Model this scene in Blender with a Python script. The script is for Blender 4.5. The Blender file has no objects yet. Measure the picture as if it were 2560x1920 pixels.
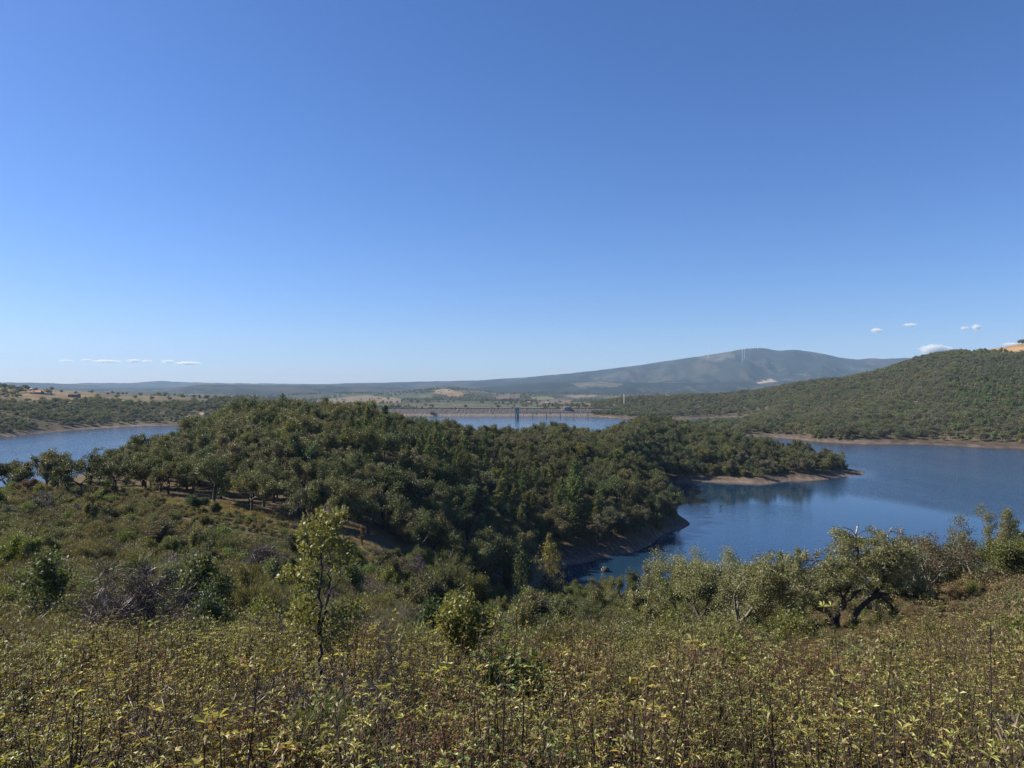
import bpy, math, random
import numpy as np
from mathutils import Vector, Matrix, Euler

# ------------------------------------------------------------------ camera, sky, sun, exposure
F, HV, CZ = 1930.0, 975.0, 50.0          # focal length in px of a 2560 frame, row of the horizon, eye height over the water
S = bpy.context.scene
COL = S.collection
R = math.radians
cam_d = bpy.data.cameras.new("camera")
cam = bpy.data.objects.new("camera", cam_d); COL.objects.link(cam)
cam.location = (0, 0, CZ)
cam.rotation_euler = (R(90) + math.atan((HV - 960) / F), 0, 0)
cam_d.sensor_width = 36; cam_d.lens = 36 * F / 2560
cam_d.clip_start = 0.1; cam_d.clip_end = 120000
S.camera = cam

SUN_EL, SUN_AZ = R(37), R(-77)           # azimuth from +Y, negative = to the left of the view
wd = bpy.data.worlds.new("World"); S.world = wd; wd.use_nodes = True
nt = wd.node_tree; nt.nodes.clear()
wo = nt.nodes.new("ShaderNodeOutputWorld"); bg = nt.nodes.new("ShaderNodeBackground")
sky = nt.nodes.new("ShaderNodeTexSky"); sky.sky_type = 'NISHITA'; sky.sun_disc = False
sky.sun_elevation = SUN_EL; sky.sun_rotation = SUN_AZ
sky.altitude = 1260; sky.air_density = 1.04; sky.dust_density = 1.2; sky.ozone_density = 6.5
hs = nt.nodes.new("ShaderNodeHueSaturation"); hs.inputs["Saturation"].default_value = 1.12
wb = nt.nodes.new("ShaderNodeMix"); wb.data_type = 'RGBA'; wb.blend_type = 'MULTIPLY'; wb.inputs[0].default_value = 1.0
wb.inputs[7].default_value = (1.06, 1.0, 1.17, 1)     # camera white balance
nt.links.new(sky.outputs[0], hs.inputs["Color"]); nt.links.new(hs.outputs[0], wb.inputs[6]); nt.links.new(wb.outputs[2], bg.inputs[0])
nt.links.new(bg.outputs[0], wo.inputs[0]); bg.inputs[1].default_value = 0.065
sd = bpy.data.lights.new("sun", 'SUN'); sd.energy = 5.0; sd.angle = R(0.53); sd.color = (1.0, 0.90, 0.75)
sun = bpy.data.objects.new("sun", sd); COL.objects.link(sun)
sdir = Vector((math.sin(SUN_AZ) * math.cos(SUN_EL), math.cos(SUN_AZ) * math.cos(SUN_EL), math.sin(SUN_EL)))
sun.rotation_euler = sdir.to_track_quat('Z', 'Y').to_euler(); sun.location = (-100, 50, 200)
S.view_settings.view_transform = 'Standard'; S.view_settings.look = 'None'
S.view_settings.exposure = 0.92; S.view_settings.gamma = 1.0; S.view_settings.use_curve_mapping = False
S.cycles.max_bounces = 6; S.cycles.diffuse_bounces = 2; S.cycles.glossy_bounces = 2
S.cycles.transmission_bounces = 3; S.cycles.volume_bounces = 3; S.cycles.transparent_max_bounces = 8; S.cycles.use_denoising = True; S.cycles.denoising_prefilter = 'NONE'; S.cycles.sample_clamp_direct = 6.0

rng = np.random.default_rng(7)
random.seed(7)

# ------------------------------------------------------------------ helpers
def link(o, parent=None):
    COL.objects.link(o)
    if parent is not None: o.parent = parent
    return o

def tag(o, label=None, cat=None, group=None, kind=None):
    if label: o["label"] = label
    if cat: o["category"] = cat
    if group: o["group"] = group
    if kind: o["kind"] = kind
    return o

def mesh_quads(name, verts, faces, mats, midx=None, smooth=False):
    """faces: (n,4) int array; a repeated last index makes a triangle"""
    verts = np.asarray(verts, np.float32); faces = np.asarray(faces, np.int32)
    me = bpy.data.meshes.new(name)
    me.vertices.add(len(verts)); me.vertices.foreach_set("co", verts.ravel())
    k = faces.shape[1]
    me.loops.add(faces.size); me.loops.foreach_set("vertex_index", faces.ravel())
    me.polygons.add(len(faces)); me.polygons.foreach_set("loop_start", np.arange(0, faces.size, k, dtype=np.int32))
    if midx is not None: me.polygons.foreach_set("material_index", np.asarray(midx, np.int32))
    me.polygons.foreach_set("use_smooth", np.full(len(faces), smooth))
    for m in (mats if isinstance(mats, (list, tuple)) else [mats]): me.materials.append(m)
    me.update(calc_edges=True)
    return me

def obj(name, me, parent=None):
    return link(bpy.data.objects.new(name, me), parent)

class MB:
    """collects boxes, tubes and leaves into one quad mesh"""
    def __init__(s): s.v, s.f, s.n, s.m = [], [], 0, []
    def add(s, v, f, mi=0):
        v = np.asarray(v, float); f = np.asarray(f, int)
        s.v.append(v); s.f.append(f + s.n); s.n += len(v); s.m.append(np.full(len(f), mi))
    def box(s, c, d, mi=0, rz=0.0, taper=1.0):
        sx, sy, sz = np.array(d) / 2
        v = np.array([(-sx, -sy, -sz), (sx, -sy, -sz), (sx, sy, -sz), (-sx, sy, -sz),
                      (-sx * taper, -sy * taper, sz), (sx * taper, -sy * taper, sz), (sx * taper, sy * taper, sz), (-sx * taper, sy * taper, sz)])
        cr, sr = math.cos(rz), math.sin(rz)
        v = v @ np.array([(cr, sr, 0), (-sr, cr, 0), (0, 0, 1)]) + np.array(c)
        s.add(v, [(3, 2, 1, 0), (4, 5, 6, 7), (0, 1, 5, 4), (1, 2, 6, 5), (2, 3, 7, 6), (3, 0, 4, 7)], mi)
    def tube(s, pts, rad, n=5, mi=0):
        P = np.asarray(pts, float); k = len(P)
        r = np.broadcast_to(np.asarray(rad, float), (k,))
        T = np.gradient(P, axis=0); T /= np.linalg.norm(T, axis=1)[:, None] + 1e-9
        up = np.where(np.abs(T[:, 2:3]) > 0.9, np.array([[1.0, 0, 0]]), np.array([[0, 0, 1.0]]))
        A = np.cross(T, up); A /= np.linalg.norm(A, axis=1)[:, None] + 1e-9
        B = np.cross(T, A)
        an = np.arange(n) / n * 2 * math.pi
        V = P[:, None] + r[:, None, None] * (np.cos(an)[None, :, None] * A[:, None] + np.sin(an)[None, :, None] * B[:, None])
        i = np.arange(k - 1)[:, None] * n; j = np.arange(n)[None]; j2 = (j + 1) % n
        f = np.stack([i + j, i + j2, i + n + j2, i + n + j], -1).reshape(-1, 4)
        s.add(V.reshape(-1, 3), f, mi)
        if n == 4: s.add(V[-1], [(0, 1, 2, 3)], mi)
    def leaves(s, C, D, N, L, W, mi=0, droop=0.0):
        """rhombus leaves: base C, direction D, rough normal N"""
        D = D / (np.linalg.norm(D, axis=1)[:, None] + 1e-9)
        sd_ = np.cross(D, N); sd_ /= np.linalg.norm(sd_, axis=1)[:, None] + 1e-9
        L = np.broadcast_to(L, (len(C),))[:, None]; W = np.broadcast_to(W, (len(C),))[:, None]
        mid = C + D * L * 0.5; tip = C + D * L; tip[:, 2] -= (droop * L)[:, 0] if np.ndim(droop * L) else 0
        V = np.stack([C, mid + sd_ * W / 2, tip, mid - sd_ * W / 2], 1).reshape(-1, 3)
        s.add(V, np.arange(len(C) * 4).reshape(-1, 4), mi)
    def mesh(s, name, mats, smooth=False):
        return mesh_quads(name, np.concatenate(s.v), np.concatenate(s.f), mats, np.concatenate(s.m), smooth)

def unit(a): return a / (np.linalg.norm(a, axis=-1, keepdims=True) + 1e-9)

def _h(ix, iy, seed):
    n = (ix.astype(np.int64) * 374761393 + iy.astype(np.int64) * 668265263 + seed * 69069) & 0xffffffff
    n = ((n ^ (n >> 13)) * 1274126177) & 0xffffffff
    return ((n ^ (n >> 16)) & 0xffffff) / float(0xffffff)
def vnoise(x, y, seed=0):
    ix, iy = np.floor(x), np.floor(y); fx, fy = x - ix, y - iy
    fx = fx * fx * (3 - 2 * fx); fy = fy * fy * (3 - 2 * fy)
    a, b, c, d = _h(ix, iy, seed), _h(ix + 1, iy, seed), _h(ix, iy + 1, seed), _h(ix + 1, iy + 1, seed)
    return (a + (b - a) * fx) * (1 - fy) + (c + (d - c) * fx) * fy
def fbm(x, y, o=4, seed=0):
    t, a, s_ = 0, 0.5, 0
    for i in range(o):
        t = t + a * vnoise(x * 2 ** i + 17.3 * i, y * 2 ** i - 9.1 * i, seed + i); s_ += a; a *= 0.5
    return t / s_ * 2 - 1
def sstep(a, b, x):
    t = np.clip((x - a) / (b - a), 0, 1); return t * t * (3 - 2 * t)

# ------------------------------------------------------------------ materials
def mat(name): 
    m = bpy.data.materials.new(name); m.use_nodes = True
    t = m.node_tree; b = t.nodes["Principled BSDF"]
    return m, t, b, t.nodes["Material Output"]
def nd(t, typ, **kw):
    n = t.nodes.new(typ)
    for k, v in kw.items(): setattr(n, k, v)
    return n
def ramp(t, stops, interp='LINEAR'):
    r = nd(t, "ShaderNodeValToRGB"); r.color_ramp.interpolation = interp
    e = r.color_ramp.elements
    while len(e) < len(stops): e.new(0.5)
    for q, (p, c) in zip(e, stops): q.position = p; q.color = (*c, 1)
    return r

def leafmat(name, stops, trans=0.3, rough=0.5, spec=0.3, jitter=0.25, tcol=(1.25, 1.2, 0.55)):
    m, t, b, out = mat(name)
    g = nd(t, "ShaderNodeNewGeometry"); oi = nd(t, "ShaderNodeObjectInfo")
    r = ramp(t, stops); t.links.new(g.outputs["Random Per Island"], r.inputs[0])
    hsv = nd(t, "ShaderNodeHueSaturation")
    mr = nd(t, "ShaderNodeMapRange"); mr.inputs[3].default_value = 1 - jitter; mr.inputs[4].default_value = 1 + jitter
    t.links.new(oi.outputs["Random"], mr.inputs[0]); t.links.new(mr.outputs[0], hsv.inputs["Value"])
    ml = nd(t, "ShaderNodeMath", operation='MULTIPLY'); ml.inputs[1].default_value = 7.31
    fr = nd(t, "ShaderNodeMath", operation='FRACT')
    t.links.new(oi.outputs["Random"], ml.inputs[0]); t.links.new(ml.outputs[0], fr.inputs[0])
    mh = nd(t, "ShaderNodeMapRange"); mh.inputs[3].default_value = 0.5 - 0.05 * jitter / 0.25; mh.inputs[4].default_value = 0.5 + 0.03 * jitter / 0.25
    t.links.new(fr.outputs[0], mh.inputs[0]); t.links.new(mh.outputs[0], hsv.inputs["Hue"])
    t.links.new(r.outputs[0], hsv.inputs["Color"]); t.links.new(hsv.outputs[0], b.inputs["Base Color"])
    b.inputs["Roughness"].default_value = rough; b.inputs["Specular IOR Level"].default_value = spec
    tr = nd(t, "ShaderNodeBsdfTranslucent"); mx = nd(t, "ShaderNodeMixShader"); mx.inputs[0].default_value = trans
    mm = nd(t, "ShaderNodeMix", data_type='RGBA', blend_type='MULTIPLY'); mm.inputs[0].default_value = 1
    mm.inputs[7].default_value = (*tcol, 1)
    t.links.new(hsv.outputs[0], mm.inputs[6]); t.links.new(mm.outputs[2], tr.inputs[0])
    t.links.new(b.outputs[0], mx.inputs[1]); t.links.new(tr.outputs[0], mx.inputs[2]); t.links.new(mx.outputs[0], out.inputs[0])
    return m

def barkmat(name, c1, c2, scale=6.0):
    m, t, b, out = mat(name)
    tc = nd(t, "ShaderNodeTexCoord"); n = nd(t, "ShaderNodeTexNoise"); n.inputs["Scale"].default_value = scale; n.inputs["Detail"].default_value = 5
    r = ramp(t, [(0.35, c1), (0.65, c2)])
    t.links.new(tc.outputs["Object"], n.inputs["Vector"]); t.links.new(n.outputs[0], r.inputs[0]); t.links.new(r.outputs[0], b.inputs["Base Color"])
    b.inputs["Roughness"].default_value = 0.9
    return m

def plainmat(name, c, rough=0.7, var=0.15, scale=1.0, metal=0.0):
    m, t, b, out = mat(name)
    tc = nd(t, "ShaderNodeTexCoord"); n = nd(t, "ShaderNodeTexNoise"); n.inputs["Scale"].default_value = scale; n.inputs["Detail"].default_value = 6
    r = ramp(t, [(0.3, tuple(x * (1 - var) for x in c)), (0.7, tuple(min(1, x * (1 + var)) for x in c))])
    t.links.new(tc.outputs["Object"], n.inputs["Vector"]); t.links.new(n.outputs[0], r.inputs[0]); t.links.new(r.outputs[0], b.inputs["Base Color"])
    b.inputs["Roughness"].default_value = rough; b.inputs["Metallic"].default_value = metal
    return m

M = {}
M["oak_a"] = leafmat("oak_leaf_olive", [(0, (0.070, 0.080, 0.036)), (0.6, (0.122, 0.134, 0.060)), (1, (0.19, 0.195, 0.096))])
M["oak_b"] = leafmat("oak_leaf_dark", [(0, (0.046, 0.062, 0.030)), (0.6, (0.080, 0.104, 0.047)), (1, (0.13, 0.155, 0.072))])
M["oak_c"] = leafmat("oak_leaf_grey", [(0, (0.082, 0.084, 0.052)), (0.6, (0.130, 0.132, 0.080)), (1, (0.19, 0.185, 0.118))])
M["oak_y"] = leafmat("oak_leaf_yellowing", [(0, (0.080, 0.095, 0.032)), (0.6, (0.130, 0.145, 0.048)), (1, (0.20, 0.20, 0.078))])
M["oak_n"] = leafmat("near_oak_leaf", [(0, (0.125, 0.132, 0.066)), (0.6, (0.215, 0.22, 0.115)), (1, (0.33, 0.32, 0.19))], trans=0.38, jitter=0.08)
M["pine"] = leafmat("pine_needle", [(0, (0.075, 0.10, 0.035)), (0.6, (0.145, 0.185, 0.065)), (1, (0.22, 0.25, 0.10))], trans=0.2)
M["poplar"] = leafmat("poplar_leaf", [(0, (0.13, 0.14, 0.04)), (0.6, (0.20, 0.20, 0.055)), (1, (0.28, 0.25, 0.08))], jitter=0.05)
M["willow"] = leafmat("willow_leaf", [(0, (0.10, 0.12, 0.08)), (0.6, (0.15, 0.165, 0.115)), (1, (0.20, 0.21, 0.15))], jitter=0.12)
M["broom"] = leafmat("broom_twig", [(0, (0.078, 0.088, 0.036)), (0.6, (0.130, 0.140, 0.056)), (1, (0.19, 0.19, 0.085))], jitter=0.25)
M["heath"] = leafmat("heath_leaf", [(0, (0.070, 0.072, 0.034)), (0.5, (0.115, 0.120, 0.054)), (0.85, (0.175, 0.172, 0.080)), (1, (0.15, 0.115, 0.07))], jitter=0.3)
M["fresh"] = leafmat("fresh_leaf", [(0, (0.09, 0.13, 0.035)), (0.6, (0.14, 0.19, 0.05)), (1, (0.2, 0.23, 0.07))], jitter=0.2)
M["tan"] = leafmat("tan_leaf", [(0, (0.13, 0.10, 0.06)), (0.5, (0.20, 0.16, 0.09)), (0.85, (0.27, 0.22, 0.12)), (1, (0.22, 0.15, 0.09))], jitter=0.15)
M["rockr"] = leafmat("rockrose_dry_leaf", [(0, (0.06, 0.04, 0.025)), (0.5, (0.15, 0.085, 0.042)), (1, (0.25, 0.15, 0.07))], trans=0.35, rough=0.5, jitter=0.15)
M["rockg"] = leafmat("rockrose_green_tip", [(0, (0.14, 0.18, 0.06)), (0.6, (0.25, 0.31, 0.10)), (1, (0.42, 0.46, 0.16))], trans=0.4, rough=0.42, spec=0.4, jitter=0.15)
M["rock"] = leafmat("rockrose_leaf", [(0, (0.065, 0.060, 0.026)), (0.35, (0.155, 0.142, 0.046)), (0.7, (0.30, 0.265, 0.082)), (0.8, (0.16, 0.095, 0.044)), (1, (0.25, 0.145, 0.062))], trans=0.42, rough=0.45, spec=0.35, jitter=0.14)
M["rockt"] = leafmat("rockrose_tip_leaf", [(0, (0.21, 0.225, 0.06)), (0.6, (0.40, 0.40, 0.11)), (1, (0.58, 0.54, 0.19))], trans=0.40, rough=0.42, spec=0.4, jitter=0.12)
M["youngoak"] = leafmat("young_oak_leaf", [(0, (0.10, 0.115, 0.035)), (0.6, (0.19, 0.205, 0.065)), (0.93, (0.29, 0.28, 0.10)), (1, (0.25, 0.16, 0.06))], trans=0.35, rough=0.45, spec=0.35, jitter=0.02)
M["rust"] = leafmat("rusty_leaf", [(0, (0.13, 0.09, 0.055)), (0.6, (0.18, 0.125, 0.075)), (1, (0.24, 0.175, 0.10))], jitter=0.15)
M["bark"] = barkmat("cork_bark", (0.025, 0.021, 0.018), (0.09, 0.078, 0.065))
M["lichen"] = barkmat("lichen_bark", (0.07, 0.06, 0.05), (0.26, 0.25, 0.20), 9)
M["deadwood"] = barkmat("pale_deadwood", (0.22, 0.20, 0.17), (0.45, 0.42, 0.36), 9)
M["twig"] = barkmat("grey_twig", (0.07, 0.055, 0.05), (0.15, 0.125, 0.115), 9)
M["stem"] = barkmat("rockrose_stem", (0.022, 0.016, 0.013), (0.07, 0.05, 0.038), 9)

# ------------------------------------------------------------------ terrain heights
P = []   # control points (column u, depth d, height z)
def cp(u, *dz):
    for d, z in dz: P.append((u, d, z))
def shore(*uv):   # columns and rows of a visible waterline
    for u, v in uv: P.append((u, CZ * F / (v - HV), 0.0))
for u in (-900, 0, 640, 1280, 1920, 2560, 3460): cp(u, (1.5, 47.9), (4, 46.4), (8, 45.2))
for u in (-900, 0, 500): cp(u, (15, 43.4), (25, 40.7))
cp(900, (15, 43.3), (25, 40.3)); cp(1280, (15, 43.2), (25, 39.9)); cp(1800, (15, 43.2), (25, 40.0)); cp(2560, (15, 43.4), (25, 40.9)); cp(3460, (15, 43.6), (25, 41.5))
cp(-500, (50, 37), (100, 32), (150, 31), (200, 25), (300, 5), (330, 0), (360, -4))
cp(0, (50, 36), (80, 32.5), (110, 30.5), (150, 29.8), (200, 24), (280, 4), (305, 0), (335, -4))
cp(300, (50, 35.5), (80, 31.5), (110, 29.5), (140, 29.3), (165, 30), (200, 30), (260, 22), (340, 3), (360, 0), (385, -3))
cp(600, (50, 35), (80, 30.5), (110, 28), (135, 27.5), (160, 28.7), (220, 33), (290, 36.3), (350, 30), (480, 4), (510, 0), (540, -4))
cp(760, (50, 34.6), (80, 29.5), (110, 26), (135, 25.6), (160, 27.5), (230, 34), (300, 37))
cp(900, (50, 34.2), (80, 28.4), (110, 24.6), (125, 23.8), (150, 25), (200, 29.5), (260, 33.5), (310, 35.5), (380, 28), (500, 4), (530, 0), (560, -4))
cp(1100, (50, 33.5), (80, 26), (110, 20.5), (140, 16), (165, 16.5), (220, 22), (280, 27), (330, 30), (400, 22), (500, 4), (530, 0), (560, -4))
cp(1300, (50, 33), (80, 24.5), (110, 17), (145, 8), (180, 3), (200, 4), (230, 9), (280, 17), (330, 22), (370, 24.5), (450, 14), (535, 1), (545, 0), (570, -4))
cp(1420, (200, 0), (221, 0), (240, 5), (270, 11), (330, 20), (380, 23), (460, 15), (600, 2))
cp(1500, (229, 0), (250, 5), (290, 11), (350, 19), (400, 21), (480, 13), (600, 4), (680, 0), (720, -3))
cp(1600, (242, 0), (262, 4), (300, 9.5), (350, 13), (400, 15.5), (460, 19.5), (520, 21), (600, 20.5), (700, 14), (850, 5), (930, 0), (980, -3))
cp(1690, (277, 0.3), (290, 3), (312, 0.4)); cp(1660, (269, 0), (290, 4), (325, 4), (361, 0)); cp(1640, (300, 6), (350, 6), (390, 2.5), (411, 0))
shore((1725, 1310), (1701, 1262), (1662, 1242), (1660, 1210), (1767, 1205), (1872, 1209), (1977, 1202), (2108, 1191), (2163, 1184), (2120, 1172))
cp(1725, (278, -1.5), (300, -1.5), (340, -3)); cp(1760, (288, -3))
cp(1700, (425, 2.5), (480, 13), (550, 19), (650, 11), (715, 0), (745, -3))
cp(1800, (432, 3), (450, 6.5), (500, 13), (560, 12), (640, 3), (660, 0), (690, -3))
cp(1900, (425, 3), (450, 5.5), (480, 11), (520, 12), (560, 6), (590, 0), (620, -3))
cp(2000, (440, 3), (490, 8), (540, 0), (570, -3)); cp(2080, (455, 2.5), (475, 4), (505, 0), (530, -3)); cp(2130, (470, 1.5)); cp(2200, (463, -2), (500, -3))
# near right bank down to the water
cp(1280, (165, 3.5)); cp(1330, (190, 0.8)); cp(1400, (50, 33.2), (90, 22), (140, 10), (175, 3), (192, 0), (206, -1.5), (213, -1.5))
cp(1600, (50, 33.6), (90, 23), (140, 10.5), (170, 3), (183, 0), (205, -3))
cp(2100, (50, 34.4), (75, 28), (100, 20.5), (150, 8), (186, 0), (210, -4))
cp(2560, (50, 36), (65, 34), (100, 25), (150, 12), (200, 0), (230, -4)); cp(3300, (60, 36), (100, 28), (200, 8), (260, 0), (300, -4))
for u, d in ((1560, 216), (1650, 235), (1900, 300), (2200, 300), (2450, 420), (2300, 560), (2600, 480), (1760, 370), (1860, 390), (1800, 745), (2000, 660), (2120, 600), (3100, 420), (1720, 330), (2050, 400)): P.append((u, d, -4))
for u, d in ((0, 500), (200, 560), (-400, 550), (400, 800), (0, 720), (300, 930), (600, 850), (900, 900), (1200, 800), (1200, 1200), (1000, 1350), (700, 1000), (1450, 1150), (1500, 1300), (1640, 1180)): P.append((u, d, -5))
# spit, far right bank
cp(1750, (900, 2), (960, 4), (1100, 2), (1240, -2)); cp(1850, (820, 1), (880, 6), (1000, 7), (1130, 3), (1230, -2)); cp(1690, (980, 1), (930, 0)); cp(1950, (880, 9), (1000, 14), (1150, 16), (1300, 20))
shore((1918, 1092), (2000, 1099), (2089, 1106), (2205, 1110), (2300, 1110), (2400, 1115), (2547, 1121)); cp(2900, (630, 0)); cp(3500, (600, 0))
for u, d in ((1918, 825), (2089, 737), (2205, 715), (2300, 715), (2400, 689), (2547, 661), (2900, 630)): cp(u, (d + 12, 2.0), (d + 45, 8.5), (d - 40, -3.5))
cp(2000, (1000, 13), (1200, 28), (1500, 58), (1800, 50)); cp(2150, (1000, 24), (1250, 48), (1480, 74), (1750, 60)); cp(2300, (850, 21), (1050, 47), (1250, 79), (1400, 104), (1700, 80))
cp(2560, (760, 17), (900, 39), (1080, 69), (1270, 109), (1450, 137), (1800, 110)); cp(3000, (680, 10), (800, 32), (1000, 76), (1300, 138), (1450, 160), (1700, 140)); cp(3600, (800, 40), (1300, 140))
cp(1879, (1340, 0), (1370, 3), (1450, 14), (1600, 36), (1750, 46)); cp(1739, (1340, 0), (1370, 2.5), (1500, 12), (1650, 30), (1800, 36)); cp(1640, (1287, 0), (1320, 2), (1420, 6), (1550, 14), (1700, 28), (1850, 34))
cp(1560, (1340, 0), (1365, 1.5), (1480, 8), (1620, 20), (1800, 28)); cp(1500, (1425, -0.5), (1480, 5), (1600, 10))
for u in (850, 950, 1100, 1250, 1400): cp(u, (1440, -4), (1475, -2.5), (1560, 3), (1700, 4))
# left hill
shore((0, 1093), (117, 1081), (233, 1071), (350, 1065), (467, 1063)); cp(600, (1150, 0), (1110, -4)); cp(-500, (700, 0), (660, -4)); cp(720, (1330, 0), (1290, -4), (1380, 6))
for u, d in ((0, 818), (117, 910), (233, 1005), (350, 1072), (467, 1097)): cp(u, (d - 40, -4), (d + 14, 2.2), (d + 60, 9))
cp(0, (1000, 21), (1200, 37), (1500, 56), (1800, 48)); cp(200, (1200, 22), (1330, 36), (1450, 45), (1750, 38)); cp(400, (1200, 15), (1330, 30), (1450, 38), (1700, 30)); cp(600, (1250, 10), (1450, 27), (1700, 20)); cp(760, (1450, 12), (1700, 8)); cp(860, (1500, 14))
cp(-500, (850, 18), (1000, 32), (1500, 64), (1900, 50))
for u in (-500, 300, 900, 1300): cp(u, (2200, 6))
cp(1800, (2200, 20)); cp(2560, (2200, 60)); cp(3400, (2200, 80))

for u in (-3000, -8000, 5600, 10600): P += [(u, r_ * math.cos(math.atan((u - 1280) / F)), z_) for r_, z_ in ((1.5, 47.9), (4, 46.6), (8, 45.6), (15, 44.3), (50, 38), (150, 33), (400, 30), (1000, 45), (1800, 60))]
P = np.array(P)
def wrp(x, y):
    r = np.sqrt(x * x + y * y) + 1e-6
    return np.stack([np.arctan2(x, y) * 2.6, np.log(r)], -1)
_px = (P[:, 0] - 1280) / F * P[:, 1]
CPW = wrp(_px, P[:, 1])
def _ker(d2): return 0.5 * d2 * np.log(d2 + 1e-12)
_n = len(P)
_K = _ker(((CPW[:, None] - CPW[None]) ** 2).sum(-1)) + np.eye(_n) * 2e-4
_Q = np.concatenate([np.ones((_n, 1)), CPW], 1)
_A = np.block([[_K, _Q], [_Q.T, np.zeros((3, 3))]])
_W = np.linalg.solve(_A, np.concatenate([P[:, 2], np.zeros(3)]))
def rbf(x, y):
    q = wrp(x, y); out = np.empty(len(q)); c2 = (CPW ** 2).sum(1)
    for i in range(0, len(q), 20000):
        s_ = q[i:i + 20000]
        d2 = np.maximum((s_ ** 2).sum(1)[:, None] + c2[None] - 2 * s_ @ CPW.T, 0)
        out[i:i + 20000] = _ker(d2) @ _W[:_n] + _W[_n] + s_ @ _W[_n + 1:]
    return out

# far ridges: depth, front width, back width, skyline (u, v)
RIDGES = [
    (2700, 700, 500, [(-400, 985), (300, 990), (620, 992), (700, 1000), (830, 1002), (950, 1000), (1100, 1001), (1250, 1003), (1400, 1008), (1600, 1000), (2600, 985)]),
    (4000, 900, 900, [(-400, 978), (500, 985), (700, 990), (820, 983), (950, 984), (1040, 977), (1110, 972), (1180, 974), (1240, 984), (1330, 983), (1500, 987), (1700, 986), (2600, 980)]),
    (6500, 1500, 1500, [(-400, 962), (0, 974), (420, 972), (500, 961.5), (560, 961), (800, 964), (900, 965), (1050, 972), (1150, 972), (1250, 965), (1330, 958), (1400, 954), (1500, 952), (1600, 956), (1750, 958), (1900, 952), (2050, 950), (2600, 950)]),
    (9500, 3200, 2500, [(-400, 952), (0, 956), (120, 957), (200, 962), (300, 968), (420, 968), (600, 965), (760, 962), (850, 959), (900, 957.5), (1000, 955.5), (1100, 953), (1200, 951), (1300, 944), (1400, 936), (1500, 925), (1600, 912), (1700, 897), (1780, 886), (1840, 875), (1894, 868.5), (1915, 870), (1941, 877.5), (1988, 874), (2050, 882), (2096, 893), (2143, 899), (2174, 895.5), (2225, 896.5), (2283, 894), (2400, 900), (2700, 905), (3200, 930)]),
    (12900, 1800, 1400, [(-600, 930), (-100, 938), (0, 949), (60, 955), (150, 956.5), (330, 958), (370, 954), (395, 951.5), (430, 954), (470, 955), (560, 957.5), (650, 958.5), (900, 961), (1200, 962), (3000, 960)]),
]
def far_h(x, y):
    y = np.maximum(y, 1.0)
    u = np.clip(1280 + F * x / y, -1500, 4500)
    z = 3 + 3 * fbm(x / 500, y / 500, 3, 5) + sstep(2500, 7000, y) * 12
    for i, (d0, wf, wb, sk) in enumerate(RIDGES):
        uu, vv = zip(*sk)
        us = np.linspace(-1500, 4500, 1201); vs = np.interp(us, uu, vv)
        k = 6; ker = np.hanning(2 * k + 1); ker /= ker.sum()
        vs = np.convolve(np.pad(vs, k, mode='edge'), ker, 'valid')
        zt = CZ + (HV - np.interp(u, us, vs)) / F * d0
        zt = zt + fbm(u / 26, u * 0 + i * 7.7, 4, 40 + i) * 1.1 / F * d0
        wob = 1 + 0.25 * fbm(u / 90, y / 3000 + i, 3, 60 + i)
        t = np.where(y < d0, 1 - (d0 - y) / (wf * wob), 1 - (y - d0) / wb)
        t = np.clip(t, 0, 1); sh = np.where(y < d0, t ** 1.25, t * t * (3 - 2 * t))
        rel = fbm(x / (0.035 * d0), y / (0.07 * d0), 5, 80 + i)
        zz = zt * sh + rel * np.maximum(zt, 0) * 0.85 * sh * (1 - sh) * 1.4
        z = np.maximum(z, zz)
    return z
def height(x, y):
    x = np.atleast_1d(np.asarray(x, float)); y = np.atleast_1d(np.asarray(y, float))
    r = np.hypot(x, y); t = sstep(math.log(1750), math.log(2250), np.log(r + 1e-6))
    z = np.zeros(len(x))
    m = t < 1
    if m.any():
        zn = rbf(x[m], y[m])
        a = np.clip(np.abs(zn) / 6, 0.12, 1)
        zn = zn + a * (0.35 * fbm(x[m] / 6, y[m] / 6, 3, 3) * sstep(2, 12, r[m]) + 1.3 * fbm(x[m] / 45, y[m] / 45, 3, 4) * sstep(120, 400, r[m]))
        z[m] = zn
    m2 = t > 0
    if m2.any(): z[m2] = z[m2] * (1 - t[m2]) + far_h(x[m2], y[m2]) * t[m2]
    return z
def uvd(x, y, z): return 1280 + F * x / y, HV - (z - CZ) / y * F, y
def X(u, d): return (u - 1280) / F * d
def hz(u, d): return float(height(X(u, d), d)[0])

def inpoly(u, v, poly):
    c = np.zeros(len(u), bool); n = len(poly); j = n - 1
    for i in range(n):
        (x0, y0), (x1, y1) = poly[i], poly[j]
        if y0 != y1: c ^= ((y0 > v) != (y1 > v)) & (u < (x1 - x0) * (v - y0) / (y1 - y0) + x0)
        j = i
    return c

# ------------------------------------------------------------------ ground sheet
th = np.concatenate([np.linspace(-88, -44, 30)[:-1], np.linspace(-44, 44, 520), np.linspace(44, 88, 30)[1:]]) * math.pi / 180
lr = np.concatenate([np.linspace(math.log(1.2), math.log(100), 120)[:-1], np.linspace(math.log(100), math.log(1750), 400)[:-1], np.linspace(math.log(1750), math.log(14700), 240)])
TH, LR = np.meshgrid(th, lr)
rr = np.exp(LR); gx = (rr * np.sin(TH)).ravel(); gy = (rr * np.cos(TH)).ravel()
gz = height(gx, gy)
nr, nc = TH.shape
idx = np.arange(nr * nc).reshape(nr, nc)
gf = np.stack([idx[:-1, :-1], idx[:-1, 1:], idx[1:, 1:], idx[1:, :-1]], -1).reshape(-1, 4)

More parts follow.
